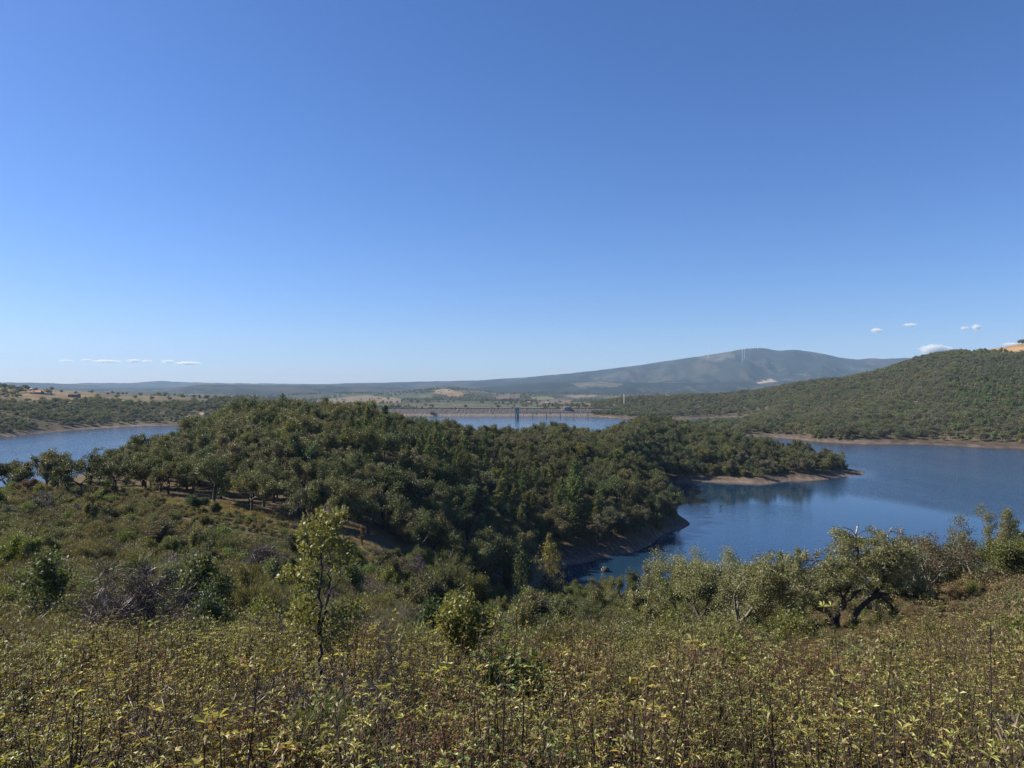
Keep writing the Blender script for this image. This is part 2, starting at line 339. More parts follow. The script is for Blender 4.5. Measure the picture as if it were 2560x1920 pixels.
M["ground"], t, b, out = mat("ground_soil_and_fields")
at = nd(t, "ShaderNodeAttribute", attribute_name="land")
geo = nd(t, "ShaderNodeNewGeometry")
fac = None
for sc_, amp in ((0.9, 0.45), (0.06, 0.4), (0.008, 0.35)):
    n_ = nd(t, "ShaderNodeTexNoise"); n_.inputs["Scale"].default_value = sc_; n_.inputs["Detail"].default_value = 7; n_.inputs["Roughness"].default_value = 0.65
    t.links.new(geo.outputs["Position"], n_.inputs["Vector"])
    mr = nd(t, "ShaderNodeMapRange"); mr.inputs[1].default_value = 0.3; mr.inputs[2].default_value = 0.7; mr.inputs[3].default_value = 1 - amp; mr.inputs[4].default_value = 1 + amp
    t.links.new(n_.outputs[0], mr.inputs[0])
    if fac is None: fac = mr
    else:
        m_ = nd(t, "ShaderNodeMath", operation='MULTIPLY'); t.links.new(fac.outputs[0], m_.inputs[0]); t.links.new(mr.outputs[0], m_.inputs[1]); fac = m_
vm = nd(t, "ShaderNodeVectorMath", operation='SCALE'); t.links.new(at.outputs["Color"], vm.inputs[0]); t.links.new(fac.outputs[0], vm.inputs["Scale"])
t.links.new(vm.outputs[0], b.inputs["Base Color"]); b.inputs["Roughness"].default_value = 0.95; b.inputs["Specular IOR Level"].default_value = 0.1
nb = nd(t, "ShaderNodeTexNoise"); nb.inputs["Scale"].default_value = 1.5; nb.inputs["Detail"].default_value = 8
t.links.new(geo.outputs["Position"], nb.inputs["Vector"])
bm_ = nd(t, "ShaderNodeBump"); bm_.inputs["Strength"].default_value = 0.5; bm_.inputs["Distance"].default_value = 0.15
t.links.new(nb.outputs[0], bm_.inputs["Height"]); t.links.new(bm_.outputs[0], b.inputs["Normal"])

me = mesh_quads("ground", np.stack([gx, gy, gz], 1), gf[:, ::-1], M["ground"], smooth=True)
gu, gv, gd = uvd(gx, np.maximum(gy, 0.5), gz)
n1 = fbm(gx / 30, gy / 30, 4, 11); n2 = fbm(gx / 260, gy / 260, 4, 12); n3 = fbm(gx / 700, gy / 1200, 4, 13)
land = np.empty((len(gx), 3)); land[:] = (0.085, 0.066, 0.040)
def paint(mask, c): 
    w = np.clip(mask.astype(float), 0, 1)[:, None]; land[:] = land * (1 - w) + np.array(c) * w
paint(sstep(0.0, 0.5, n1) * 0.5, (0.07, 0.07, 0.035))
# dry grass along the foot of the wooded peninsula
TRK = np.array([(100, 148), (230, 152), (430, 141), (500, 139), (560, 141), (640, 138), (720, 134), (800, 131), (870, 128), (940, 124), (1000, 120)], float)
dline = np.interp(gu, TRK[:, 0], TRK[:, 1]); onp = (gu > -50) & (gu < 1010)
paint(onp * (1 - sstep(5, 14, np.abs(gd - dline + 1))) * (0.75 + 0.25 * n1), (0.165, 0.148, 0.072))
paint(onp * (1 - sstep(1.5, 6, np.abs(gd - dline - 9 - 4 * n1))) * sstep(330, 480, gu) * 0.5, (0.10, 0.074, 0.050))
paint((np.hypot(gu - 1335, (gd - 172) * 4) < 45) * 0.9, (0.26, 0.20, 0.11))
# bare drawdown band at the waterline
zb = gz + 0.5 * n1
paint((gd > 150) * (gd < 1900) * (1 - sstep(2.0, 3.2, zb)), (0.078, 0.060, 0.046))
paint((gd > 150) * (gd < 1900) * (1 - sstep(0.5, 1.3, zb)), (0.125, 0.098, 0.078))
paint((gd > 150) * (gd < 1900) * (1 - sstep(0.05, 0.25, gz)), (0.11, 0.085, 0.065))
stp = np.sin(gz * 9 + 2.5 * n1 + 3 * fbm(gx / 9, gy / 9, 3, 23))
paint((gd > 150) * (gd < 1900) * (gz < 3.2) * (gz > .05) * sstep(.2, .8, stp) * .6, (0.07, 0.053, 0.042)); paint((gd > 150) * (gd < 1900) * (gz < 2.2) * (gz > .05) * sstep(.35, .9, -stp) * .45, (0.165, 0.135, 0.11))
# left and right hills
farh = (gd > 800) * (gd < 2300)
paint(farh * (gz > 4) * 0.8, (0.07, 0.062, 0.038))
paint(farh * (gz > 4) * sstep(0.0, 0.4, n2), (0.15, 0.115, 0.06))
FIELDS = [
    (0, 2000, (0.165, 0.125, 0.07), [(45, 985), (90, 970), (250, 972), (270, 985), (250, 1002), (150, 1003), (60, 995)]),
    (0, 2000, (0.12, 0.098, 0.058), [(250, 974), (560, 990), (600, 1000), (380, 1012), (260, 1004)]),
    (0, 2000, (0.33, 0.25, 0.19), [(500, 1030), (530, 1024), (545, 1030), (500, 1038)]),
    (0, 2000, (0.30, 0.235, 0.18), [(560, 1030), (640, 1026), (640, 1034), (560, 1037)]),
    (0, 2000, (0.30, 0.20, 0.10), [(2395, 886), (2480, 868), (2700, 845), (2700, 892), (2560, 888), (2480, 884)]),
    (0, 2000, (0.30, 0.21, 0.11), [(1690, 980), (1760, 971), (1900, 966), (1905, 975), (1800, 984), (1700, 992)]),
    (0, 2000, (0.24, 0.18, 0.10), [(2150, 948), (2200, 935), (2203, 938), (2150, 952)]),
    (1900, 5200, (0.165, 0.125, 0.082), [(790, 1003), (870, 992), (920, 988), (1010, 998), (1000, 1007), (900, 1010), (800, 1010)]),
    (1900, 5200, (0.19, 0.14, 0.085), [(1075, 978), (1110, 971), (1150, 980), (1165, 988), (1135, 994), (1100, 986)]),
    (1900, 5200, (0.09, 0.105, 0.055), [(1060, 985), (1085, 983), (1085, 995), (1040, 993)]),
    (1900, 5200, (0.11, 0.078, 0.062), [(1235, 992), (1260, 987), (1300, 988), (1300, 999), (1240, 1000)]),
    (1900, 5200, (0.13, 0.135, 0.07), [(1320, 993), (1370, 991), (1390, 997), (1330, 1000)]),
    (1900, 5200, (0.12, 0.088, 0.068), [(1340, 1004), (1390, 998), (1440, 1001), (1420, 1010), (1350, 1012)]),
    (1900, 5200, (0.17, 0.13, 0.075), [(1450, 1013), (1520, 1003), (1530, 1008), (1470, 1018)]),
    (1900, 5200, (0.16, 0.13, 0.09), [(1410, 990), (1480, 984), (1500, 990), (1440, 996)]),
    (1900, 5200, (0.085, 0.082, 0.05), [(900, 1012), (1100, 1006), (1300, 1012), (1300, 1020), (900, 1020)]),
    (5000, 12000, (0.30, 0.24, 0.18), [(1893, 956), (1930, 949), (1945, 954), (1900, 959)]),
    (5000, 12000, (0.085, 0.075, 0.055), [(1430, 958), (1500, 953), (1560, 960), (1540, 968), (1440, 966)]),
    (5000, 12000, (0.075, 0.065, 0.05), [(1750, 890), (1830, 880), (1840, 895), (1770, 905)]),
]
fm = gd > 1900
paint(fm, (0.052, 0.050, 0.034))
paint(fm * sstep(0.05, 0.45, n2), (0.10, 0.095, 0.055))
paint(fm * sstep(0.15, 0.4, n3), (0.055, 0.07, 0.045))
mt = gd > 5200; n4 = fbm(gx / 260, gy / 420, 4, 14)
paint(mt, (0.026, 0.025, 0.024)); paint(mt * sstep(0.02, 0.22, n2 * 0.6 + n3), (0.040, 0.037, 0.028)); paint(mt * sstep(0.05, 0.2, -n2 * 0.5 - n3), (0.013, 0.018, 0.014))
n5 = fbm(gx / 130, gy / 300, 3, 16); paint(mt * sstep(0.12, 0.22, n5), (0.010, 0.013, 0.012)); paint(mt * sstep(0.18, 0.3, n4), (0.014, 0.018, 0.015)); paint(mt * sstep(0.25, 0.36, -n4) * (n1 > -.1), (0.058, 0.050, 0.038))
wu, wv = gu + 6 * fbm(gx / 60, gy / 60, 3, 21), gv + 1.2 * fbm(gx / 40, gy / 40, 3, 22)
for d0, d1, c, poly in FIELDS: paint((gd > d0) & (gd < d1) & inpoly(wu, wv, poly), c)
ca = me.color_attributes.new("land", 'FLOAT_COLOR', 'POINT')
ca.data.foreach_set("color", np.concatenate([land, np.ones((len(land), 1))], 1).astype(np.float32).ravel())
ground = tag(obj("ground", me), "dry scrub hills, valley fields and far mountain", kind="structure")
# the hilltop behind the viewer
ang = np.linspace(math.pi, 2 * math.pi, 33); hv = []
for r_ in (1.2, 6, 25, 120, 900):
    for a in ang:
        x_, y_ = r_ * math.cos(a), r_ * math.sin(a)
        hv.append((x_, y_ + 0.05 * r_, 47.6 - 0.010 * r_ if r_ < 50 else 46.0))
hf = [(i * 33 + j, i * 33 + j + 1, (i + 1) * 33 + j + 1, (i + 1) * 33 + j) for i in range(4) for j in range(32)]
me2 = mesh_quads("hilltop", hv, hf, plainmat("hilltop_soil", (0.10, 0.08, 0.05), 0.95, 0.3, 0.2))
tag(obj("hilltop_ground", me2), "level hilltop behind the viewpoint", kind="structure")

# ------------------------------------------------------------------ water
M["water"], t, b, out = mat("lake_water")
b.inputs["Base Color"].default_value = (0.012, 0.036, 0.072, 1); b.inputs["IOR"].default_value = 1.333
at = nd(t, "ShaderNodeAttribute", attribute_name="ripple"); geo = nd(t, "ShaderNodeNewGeometry")
n_ = nd(t, "ShaderNodeTexNoise"); n_.inputs["Scale"].default_value = 0.55; n_.inputs["Detail"].default_value = 4
mp = nd(t, "ShaderNodeMapping"); mp.inputs["Scale"].default_value = (0.8, 1.6, 1); mp.inputs["Rotation"].default_value = (0, 0, 0.5)
t.links.new(geo.outputs["Position"], mp.inputs[0]); t.links.new(mp.outputs[0], n_.inputs["Vector"])
bm_ = nd(t, "ShaderNodeBump"); bm_.inputs["Distance"].default_value = 0.5
t.links.new(at.outputs["Fac"], bm_.inputs["Strength"]); t.links.new(n_.outputs[0], bm_.inputs["Height"]); t.links.new(bm_.outputs[0], b.inputs["Normal"])
mr = nd(t, "ShaderNodeMapRange"); mr.inputs[3].default_value = 0.03; mr.inputs[4].default_value = 0.22; t.links.new(at.outputs["Fac"], mr.inputs[0]); t.links.new(mr.outputs[0], b.inputs["Roughness"])
wr = np.exp(np.linspace(math.log(140), math.log(1700), 150)); wt = np.linspace(-50, 50, 200) * math.pi / 180
WT, WR = np.meshgrid(wt, wr); wx, wy = (WR * np.sin(WT)).ravel(), (WR * np.cos(WT)).ravel()
wi = np.arange(150 * 200).reshape(150, 200); wf_ = np.stack([wi[:-1, :-1], wi[:-1, 1:], wi[1:, 1:], wi[1:, :-1]], -1).reshape(-1, 4)[:, ::-1]
me = mesh_quads("water", np.stack([wx, wy, wx * 0], 1), wf_, M["water"], smooth=True)
wu, wv, wdp = uvd(wx, wy, wx * 0)
line = np.interp(wu, [1700, 1950, 2100, 2400, 2700], [1190, 1205, 1232, 1280, 1330])
nz = fbm(wx / 60, wy / 120, 3, 31)
rip = 0.13 + 0.05 * nz
rip = rip + (wu > 1500) * (1 - sstep(-8, 10, wv - line + 8 * nz)) * (wv > 1060) * 0.30
rip = rip - 0.07 * (wu > 1400) * sstep(-5, 20, wv - line) * (1 - sstep(40, 70, wv - line - 20 * nz))
rip = np.where((wv < 1100) | (wu < 1000), 0.36 + 0.05 * nz, rip)
rip = rip * (1 + .55 * fbm(wx / 22, wy / 120, 3, 36))
rip = rip * np.where((wu < 1560) & (wv > 1380), 0.35, 1.0)
rip = np.where((wu > 1600) & (wu < 2000) & (wv > 1180) & (wv < 1262), 0.05 + 0.03 * nz, rip)
wh_ = height(wx, wy); rip = rip * (0.35 + 0.65 * sstep(0.3, 3.2, -wh_ + 0.6 * nz))
a_ = me.attributes.new("ripple", 'FLOAT', 'POINT'); a_.data.foreach_set("value", np.clip(rip, 0.02, 0.6).astype(np.float32))
tag(obj("water", me), "blue reservoir water with calm and rippled patches", kind="structure")

# ------------------------------------------------------------------ plant builders
def rot_about(v, ax, a):
    return Vector(v) @ Matrix.Rotation(a, 3, Vector(ax))

def grow(rg, base, d, L, r, lev, crook, out, tips, nseg=5, kids=(3, 4), up=0.15, keep=0.72, spread=0.9, minr=0.012):
    """a crooked limb and its children; out gets (points, radii, level), tips the twig ends"""
    pts = [np.array(base, float)]; d = np.array(d, float); d /= np.linalg.norm(d)
    for i in range(nseg):
        d = d + rg.normal(0, crook, 3) + np.array([0, 0, up * 0.35]); d /= np.linalg.norm(d)
        pts.append(pts[-1] + d * L / nseg)
    pts = np.array(pts); rad = np.linspace(r, max(r * 0.55, minr * 0.7), len(pts))
    out.append((pts, rad, lev))
    if lev == 0:
        tips.append(pts[-1]); tips.append(pts[len(pts) // 2]); return
    n = rg.integers(kids[0], kids[1] + 1)
    for k in range(n):
        f = 1.0 if k == 0 else rg.uniform(0.45, 1.0)
        j = min(int(f * nseg), nseg); p = pts[j]
        a = rg.uniform(0, 2 * math.pi); side = np.cross(d, [0.3, 0.2, 1.0]); side /= np.linalg.norm(side) + 1e-9
        side2 = np.cross(d, side); q = side * math.cos(a) + side2 * math.sin(a)
        nd_ = d * (1.0 if k == 0 else 0.6) + q * spread * (0.5 if k == 0 else 1.0) + np.array([0, 0, up])
        grow(rg, p, nd_, L * keep * rg.uniform(0.8, 1.15), rad[j] * (0.8 if k == 0 else 0.62), lev - 1, crook, out, tips, max(3, nseg - 1), kids, up, keep, spread, minr)

def clump_leaves(mb, rg, tips, m, rc, L, W, mi=0, flat=0.75, updir=0.4):
    T = np.repeat(np.asarray(tips), m, 0); n = len(T)
    off = unit(rg.normal(0, 1, (n, 3))) * (rg.random((n, 1)) ** 0.45) * rc * rg.uniform(0.6, 1.25, (n, 1)); off[:, 2] *= flat
    D = unit(off + rg.normal(0, 0.6, (n, 3)) * rc) ; N = unit(rg.normal(0, 1, (n, 3)) + np.array([0, 0, updir]))
    mb.leaves(T + off, D, N, L * rg.uniform(0.7, 1.3, n), W * rg.uniform(0.7, 1.3, n), mi)

def fit(polys, tips, h, w):
    """scale a skeleton to height h and crown width w"""
    t_ = np.asarray(tips); sz = h / max(t_[:, 2].max(), 0.1); rw = np.percentile(np.hypot(t_[:, 0], t_[:, 1]), 92); sw = w / 2 / max(rw, 0.1)
    k = np.array([sw, sw, sz])
    return [(p * k, r, l) for p, r, l in polys], t_ * k

def oak_meshes(name, seed, leaf, bark="bark", h=7.5, w=8.0, m=26, rc=0.75, L=0.36, W=0.26, lev=3, sides=4, minlev=1, limbs=(3, 5), trunk=1.6, r=0.3, crook=0.22, bare=0.0, thick=1.0, leaf2=None, flat=0.7):
    rg = np.random.default_rng(seed); polys, tips = [], []
    lean = rg.normal(0, 0.12, 2)
    tp = np.array([(0, 0, -0.6), (lean[0] * .3, lean[1] * .3, trunk * .5), (lean[0], lean[1], trunk)])
    polys.append((tp, np.array([r * 1.25, r, r * 0.92]), 9))
    nl = rg.integers(limbs[0], limbs[1] + 1); a0 = rg.uniform(0, 6.28)
    for k in range(nl):
        a = a0 + k * 2 * math.pi / nl + rg.normal(0, 0.3); tl = rg.uniform(0.5, 1.0)
        grow(rg, tp[-1] - np.array([0, 0, rg.uniform(0, 0.4) * trunk * .5]), (math.cos(a) * tl, math.sin(a) * tl, rg.uniform(0.45, 1.0)), 2.2, r * 0.62, lev, crook, polys, tips, 5, (2, 3), 0.18, 0.7, 0.85)
    polys, tips = fit(polys, tips, h - rc * 0.6, w - rc)
    tb = MB()
    for p, q, l in polys:
        if l >= minlev: tb.tube(p, q * thick, sides + (2 if l == 9 else 0))
    cb = MB(); keep = rg.random(len(tips)) >= bare; tt = tips[keep] if keep.any() else tips[:2]
    clump_leaves(cb, rg, tt, m, rc, L, W, 0, flat)
    mats = [M[leaf]]
    if leaf2:
        sel = tt[rg.random(len(tt)) < 0.18]
        if len(sel): clump_leaves(cb, rg, sel, m, rc, L, W, 1, flat)
        mats.append(M[leaf2])
    return tb.mesh(name + "_trunk", M[bark], True), cb.mesh(name + "_crown", mats)

def pine_meshes(name, seed, leaf="pine", h=9.0, w=3.6, m=9, L=0.5, W=0.12, r=0.14, clear=0.12):
    rg = np.random.default_rng(seed); tb, cb = MB(), MB()
    tp = np.array([(0, 0, -0.5), (rg.normal(0, .06), rg.normal(0, .06), h * 0.5), (rg.normal(0, .08), 0, h)])
    tb.tube(tp, [r * 1.2, r * 0.75, 0.02], 5)
    tips = []
    nw = int(h / 0.42)
    for i in range(nw):
        f = clear + (1 - clear) * i / nw; z = f * h; rad = w / 2 * (1 - (f - clear) / (1 - clear)) ** 0.75 * rg.uniform(0.75, 1.15)
        for k in range(rg.integers(4, 6)):
            a = rg.uniform(0, 6.28); e = np.array([math.cos(a) * rad, math.sin(a) * rad, z + rad * rg.uniform(0.15, 0.5)])
            b0 = np.array([0, 0, z]); 
            if rad > 0.5: tb.tube(np.array([b0, (b0 + e) / 2 + [0, 0, -0.05 * rad], e]), [0.035, 0.025, 0.01], 3)
            for q in np.linspace(0.4, 1.0, max(2, int(rad / 0.35))): tips.append(b0 + (e - b0) * q + rg.normal(0, 0.06, 3))
    tips.append(np.array([0, 0, h]))
    T = np.repeat(np.array(tips), m, 0); n = len(T)
    D = unit(rg.normal(0, 0.8, (n, 3)) + np.stack([T[:, 0] * .6, T[:, 1] * .6, np.full(n, 0.9)], 1)); N = unit(rg.normal(0, 1, (n, 3)))
    cb.leaves(T + rg.normal(0, 0.08, (n, 3)), D, N, L * rg.uniform(0.6, 1.3, n), W, 0)
    return tb.mesh(name + "_trunk", M["bark"], True), cb.mesh(name + "_crown", M[leaf])

def poplar_meshes(name, seed, leaf="poplar", h=13.0, w=6.0, m=34, n=150, rc=0.55, L=0.26, W=0.2, prof=None):
    rg = np.random.default_rng(seed); tb, cb = MB(), MB()
    tb.tube(np.array([(0, 0, -0.5), (0.1, 0, h * .4), (0.0, 0.1, h * .93)]), [0.24, 0.17, 0.03], 6)
    tips = []
    for i in range(n):
        f = rg.uniform(0.10, 1.0); rad = w / 2 * math.sin(math.pi * min(1, (f * 0.92 + 0.13)) ) ** 0.75 * rg.uniform(0.35, 1.05)
        a = rg.uniform(0, 6.28); e = np.array([math.cos(a) * rad, math.sin(a) * rad, f * h])
        s = np.array([0, 0, max(0.6, f * h - rad * 1.5 - 0.6)]); tb.tube(np.array([s, (s + e) / 2 + np.array([math.cos(a), math.sin(a), 0]) * rad * .12, e]), [0.05, 0.03, 0.012], 3)
        tips += [e, (s + e * 2) / 3]
    clump_leaves(cb, rg, tips, m // 2, rc, L, W, 0, 1.2, 0.2)
    return tb.mesh(name + "_trunk", M["bark"], True), cb.mesh(name + "_crown", M[leaf])

def bush_meshes(name, seed, leaf, h=1.6, w=1.8, stems=26, m=12, L=0.09, W=0.04, rc=0.14, wand=0.0, sm="twig", lob=2, lmix=None):
    """a many stemmed bush; wand > 0 makes upright broom-like wands"""
    rg = np.random.default_rng(seed); tb, cb = MB(), MB(); tips = []
    for i in range(stems):
        a = rg.uniform(0, 6.28); q = rg.random() ** 0.6; e = np.array([math.cos(a) * q * w / 2, math.sin(a) * q * w / 2, h * rg.uniform(0.55, 1.0) * (1 - 0.45 * q ** 2)])
        b0 = np.array([math.cos(a) * 0.1 * w * q, math.sin(a) * 0.1 * w * q, -0.1])
        mid = (b0 + e) / 2 + np.array([-math.cos(a), -math.sin(a), 0.3]) * 0.08 * w * q + rg.normal(0, 0.04, 3) * h
        tb.tube(np.array([b0, mid, e]), [0.022 * h, 0.014 * h, 0.005 * h], 3)
        for f in np.linspace(0.35, 1.0, 3 + lob): 
            p = b0 * (1 - f) ** 2 + 2 * mid * f * (1 - f) + e * f * f
            tips.append(p + rg.normal(0, 0.05, 3) * w)
    T = np.repeat(np.array(tips), m, 0); n = len(T)
    off = rg.normal(0, rc * 0.6, (n, 3))
    D = unit(rg.normal(0, 1, (n, 3)) + np.array([0, 0, 0.3 + 3 * wand]) + off / rc * (1 - wand)); N = unit(rg.normal(0, 1, (n, 3)))
    cb.leaves(T + off, D, N, L * rg.uniform(0.6, 1.4, n), W, 0)
    return tb.mesh(name + "_stems", M[sm], True), cb.mesh(name + "_foliage", [M[leaf]])

def rockrose_meshes(name, seed, h=1.6, w=1.0, stems=18, dens=1.0, low="rock", tip="rockt", ls=1.0):
    rg = np.random.default_rng(seed); tb, cb = MB(), MB(); C, D, LL, MI = [], [], [], []
    for i in range(stems):
        a = rg.uniform(0, 6.28); q = rg.random() ** 0.6; hh = h * rg.choice([rg.uniform(.55, .9), rg.uniform(.85, 1.12)])
        b0 = np.array([math.cos(a) * .12 * q, math.sin(a) * .12 * q, -0.1]); e = np.array([math.cos(a) * q * w / 2, math.sin(a) * q * w / 2, hh]) + np.append(rg.normal(0, .06, 2), 0)
        mid = (b0 + e) / 2 + np.append(rg.normal(0, 0.05, 2), 0.05)
        fs = np.linspace(0, 1, 5); pts = np.array([b0 * (1 - f) ** 2 + 2 * mid * f * (1 - f) + e * f * f for f in fs])
        tb.tube(pts, np.linspace(0.011, 0.0035, 5), 3)
        tw = [(pts[-2], pts[-1])]
        for k in range(rg.integers(2, 5)):          # side twigs in the upper half
            f = rg.uniform(0.5, 0.95); p = b0 * (1 - f) ** 2 + 2 * mid * f * (1 - f) + e * f * f
            b_ = rg.uniform(0, 6.28); q2 = p + np.array([math.cos(b_) * .1, math.sin(b_) * .1, 0.17]) * rg.uniform(0.6, 1.5)
            tb.tube(np.array([p, (p + q2) / 2 + [0, 0, -.015], q2]), [0.004, 0.003, 0.002], 3); tw.append((p, q2))
        for p0, p1 in tw:
            ax = unit(p1 - p0); ln = np.linalg.norm(p1 - p0)
            for f in np.arange(0.3, 1.01, 0.2 / dens):
                b_ = rg.uniform(0, 3.14); p = p0 + (p1 - p0) * f
                for s in (0, math.pi):
                    dd = np.array([math.cos(b_ + s), math.sin(b_ + s), rg.uniform(-0.5, 0.5)]); C.append(p); D.append(dd); LL.append(rg.uniform(.04, .068)); MI.append(0)
            for k in range(rg.integers(5, 8)):
                b_ = k * 2.4 + rg.normal(0, .3); dd = np.array([math.cos(b_), math.sin(b_), rg.uniform(0.1, 1.1)]); C.append(p1); D.append(dd); LL.append(rg.uniform(.045, .078)); MI.append(1 if rg.random() < 0.62 else 0)
    C, D, LL, MI = map(np.array, (C, D, LL, MI)); N = unit(rg.normal(0, .5, (len(C), 3)) + np.array([0, 0, 1.0]))
    for k in (0, 1):
        s = MI == k
        if s.any(): cb.leaves(C[s], D[s], N[s], LL[s] * ls, LL[s] * ls * 0.27, k, rg.uniform(0.1, 0.5))
    return tb.mesh(name + "_stems", M["stem"], True), cb.mesh(name + "_leaves", [M[low], M[tip]])

def root(name, loc, rz=0.0, sc=1.0, label=None, cat=None, group=None):
    e = bpy.data.objects.new(name, None); e.empty_display_size = 0.3
    e.location = loc; e.rotation_euler = (0, 0, rz); e.scale = (sc, sc, sc) if np.isscalar(sc) else sc
    link(e); return tag(e, label, cat, group)

def plant(name, meshes, loc, rz, sc, label, cat, group, parts=("trunk", "crown")):
    e = root(name, loc, rz, sc, label, cat, group)
    for pn, me_ in zip(parts, meshes): obj(pn, me_, e)
    return e

# geometry nodes scatter for what nobody could count
def scatter(name, pts, rots, scls, vids, meshsets, label, kind="stuff"):
    """one stuff object: instances of a few plant meshes on points"""
    coll = bpy.data.collections.new(name + "_sources")
    for i, ms in enumerate(meshsets):
        # trunk and crown joined into one mesh
        vs, fs, mi, mats, n0 = [], [], [], [], 0
        for me_ in ms:
            v = np.empty(len(me_.vertices) * 3, np.float32); me_.vertices.foreach_get("co", v); v = v.reshape(-1, 3)
            f = np.empty(len(me_.loops), np.int32); me_.loops.foreach_get("vertex_index", f); f = f.reshape(-1, 4)
            k = np.empty(len(me_.polygons), np.int32); me_.polygons.foreach_get("material_index", k)
            vs.append(v); fs.append(f + n0); n0 += len(v); mi.append(k + len(mats)); mats += list(me_.materials)
        jm = mesh_quads("%s_source" % name, np.concatenate(vs), np.concatenate(fs), mats, np.concatenate(mi))
        o = bpy.data.objects.new("%s_source_%03d" % (name, i), jm); coll.objects.link(o)
    me_ = bpy.data.meshes.new(name); me_.vertices.add(len(pts)); me_.vertices.foreach_set("co", np.asarray(pts, np.float32).ravel())
    for an, ty, da in (("rot", 'FLOAT', rots), ("scl", 'FLOAT', scls), ("vid", 'INT', vids)):
        a = me_.attributes.new(an, ty, 'POINT'); a.data.foreach_set("value", np.asarray(da, np.int32 if ty == 'INT' else np.float32))
    o = obj(name, me_); tag(o, label, kind=kind)
    g = bpy.data.node_groups.new(name, 'GeometryNodeTree')
    g.interface.new_socket("Geometry", in_out='INPUT', socket_type='NodeSocketGeometry'); g.interface.new_socket("Geometry", in_out='OUTPUT', socket_type='NodeSocketGeometry')
    gi, go = g.nodes.new("NodeGroupInput"), g.nodes.new("NodeGroupOutput")
    ci = g.nodes.new("GeometryNodeCollectionInfo"); ci.inputs[0].default_value = coll; ci.inputs[1].default_value = True; ci.inputs[2].default_value = True
    ip = g.nodes.new("GeometryNodeInstanceOnPoints"); ip.inputs["Pick Instance"].default_value = True
    def na(n, ty):
        q = g.nodes.new("GeometryNodeInputNamedAttribute"); q.data_type = ty; q.inputs[0].default_value = n; return q
    nr_, ns_, nv_ = na("rot", 'FLOAT'), na("scl", 'FLOAT'), na("vid", 'INT')
    cx = g.nodes.new("ShaderNodeCombineXYZ"); g.links.new(nr_.outputs[0], cx.inputs[2])
    g.links.new(gi.outputs[0], ip.inputs["Points"]); g.links.new(ci.outputs[0], ip.inputs["Instance"])
    g.links.new(nv_.outputs[0], ip.inputs["Instance Index"]); g.links.new(cx.outputs[0], ip.inputs["Rotation"]); g.links.new(ns_.outputs[0], ip.inputs["Scale"])
    g.links.new(ip.outputs[0], go.inputs[0])
    md = o.modifiers.new("scatter", 'NODES'); md.node_group = g
    return o

def jgrid(x0, x1, y0, y1, s, seed):
    rg = np.random.default_rng(seed)
    xs, ys = np.meshgrid(np.arange(x0, x1, s), np.arange(y0, y1, s))
    return xs.ravel() + rg.uniform(-.45, .45, xs.size) * s, ys.ravel() + rg.uniform(-.45, .45, xs.size) * s

# coarse height lookup for the visibility test (polar grid of the ground sheet)
GZ = gz.reshape(nr, nc)
def gridz(x, y):
    a = np.interp(np.arctan2(x, y), th, np.arange(nc)); r_ = np.interp(np.log(np.hypot(x, y) + 1e-6), lr, np.arange(nr))
    i, j = np.clip(np.round(r_).astype(int), 0, nr - 1), np.clip(np.round(a).astype(int), 0, nc - 1)
    return GZ[i, j]
def visible(x, y, ztop, veg=3.0, n=48):
    ok = np.ones(len(x), bool)
    for f in np.linspace(0.05, 0.96, n):
        h_ = gridz(x * f, y * f); vv = np.where((h_ > 2.5) & (y * f > 100), veg, 0.8)
        ok &= (h_ + vv * (h_ > 0.3)) < CZ + (ztop - CZ) * f
    return ok
#SECTION2
# ------------------------------------------------------------------ haze: one closed box of air round the camera and the land
m = bpy.data.materials.new("haze_air"); m.use_nodes = True; t = m.node_tree; t.nodes.clear()
ho = nd(t, "ShaderNodeOutputMaterial"); hv_ = nd(t, "ShaderNodeVolumePrincipled")
hv_.inputs["Density"].default_value = 4.0e-5; hv_.inputs["Color"].default_value = (0.47, 0.72, 1.0, 1); hv_.inputs["Anisotropy"].default_value = 0.0
t.links.new(hv_.outputs[0], ho.inputs["Volume"])
hb = MB(); hb.box((0, 0, 345), (30000, 30000, 710))
tag(obj("haze", hb.mesh("haze", m)), "thin blue air between the hills", kind="stuff")

# ------------------------------------------------------------------ dam, tower, footbridge, gatehouse
M["concrete"] = plainmat("dam_concrete", (0.34, 0.36, 0.33), 0.85, 0.2, 0.4)
M["greenish"] = plainmat("tower_concrete", (0.23, 0.25, 0.22), 0.8, 0.18, 0.3)
M["riprap"] = plainmat("dark_riprap", (0.075, 0.068, 0.062), 0.95, 0.5, 0.35)
M["stone"] = plainmat("pale_dam_stone", (0.15, 0.128, 0.108), 0.95, 0.4, 0.5)
M["road"] = plainmat("crest_road", (0.09, 0.085, 0.08), 0.9, 0.2, 0.3)
M["steel"] = plainmat("dark_steel", (0.05, 0.05, 0.05), 0.5, 0.2, 1.0)
M["glass"] = plainmat("dark_window", (0.02, 0.025, 0.03), 0.1, 0.1)
M["white"] = plainmat("white_wall", (0.72, 0.70, 0.66), 0.8, 0.08, 0.4)
M["tile"] = plainmat("red_roof_tile", (0.36, 0.15, 0.10), 0.85, 0.25, 1.5)
M["brick"] = plainmat("brown_wall", (0.16, 0.09, 0.07), 0.9, 0.2, 0.8)
M["turb"] = plainmat("turbine_white", (0.55, 0.56, 0.58), 0.5, 0.05)

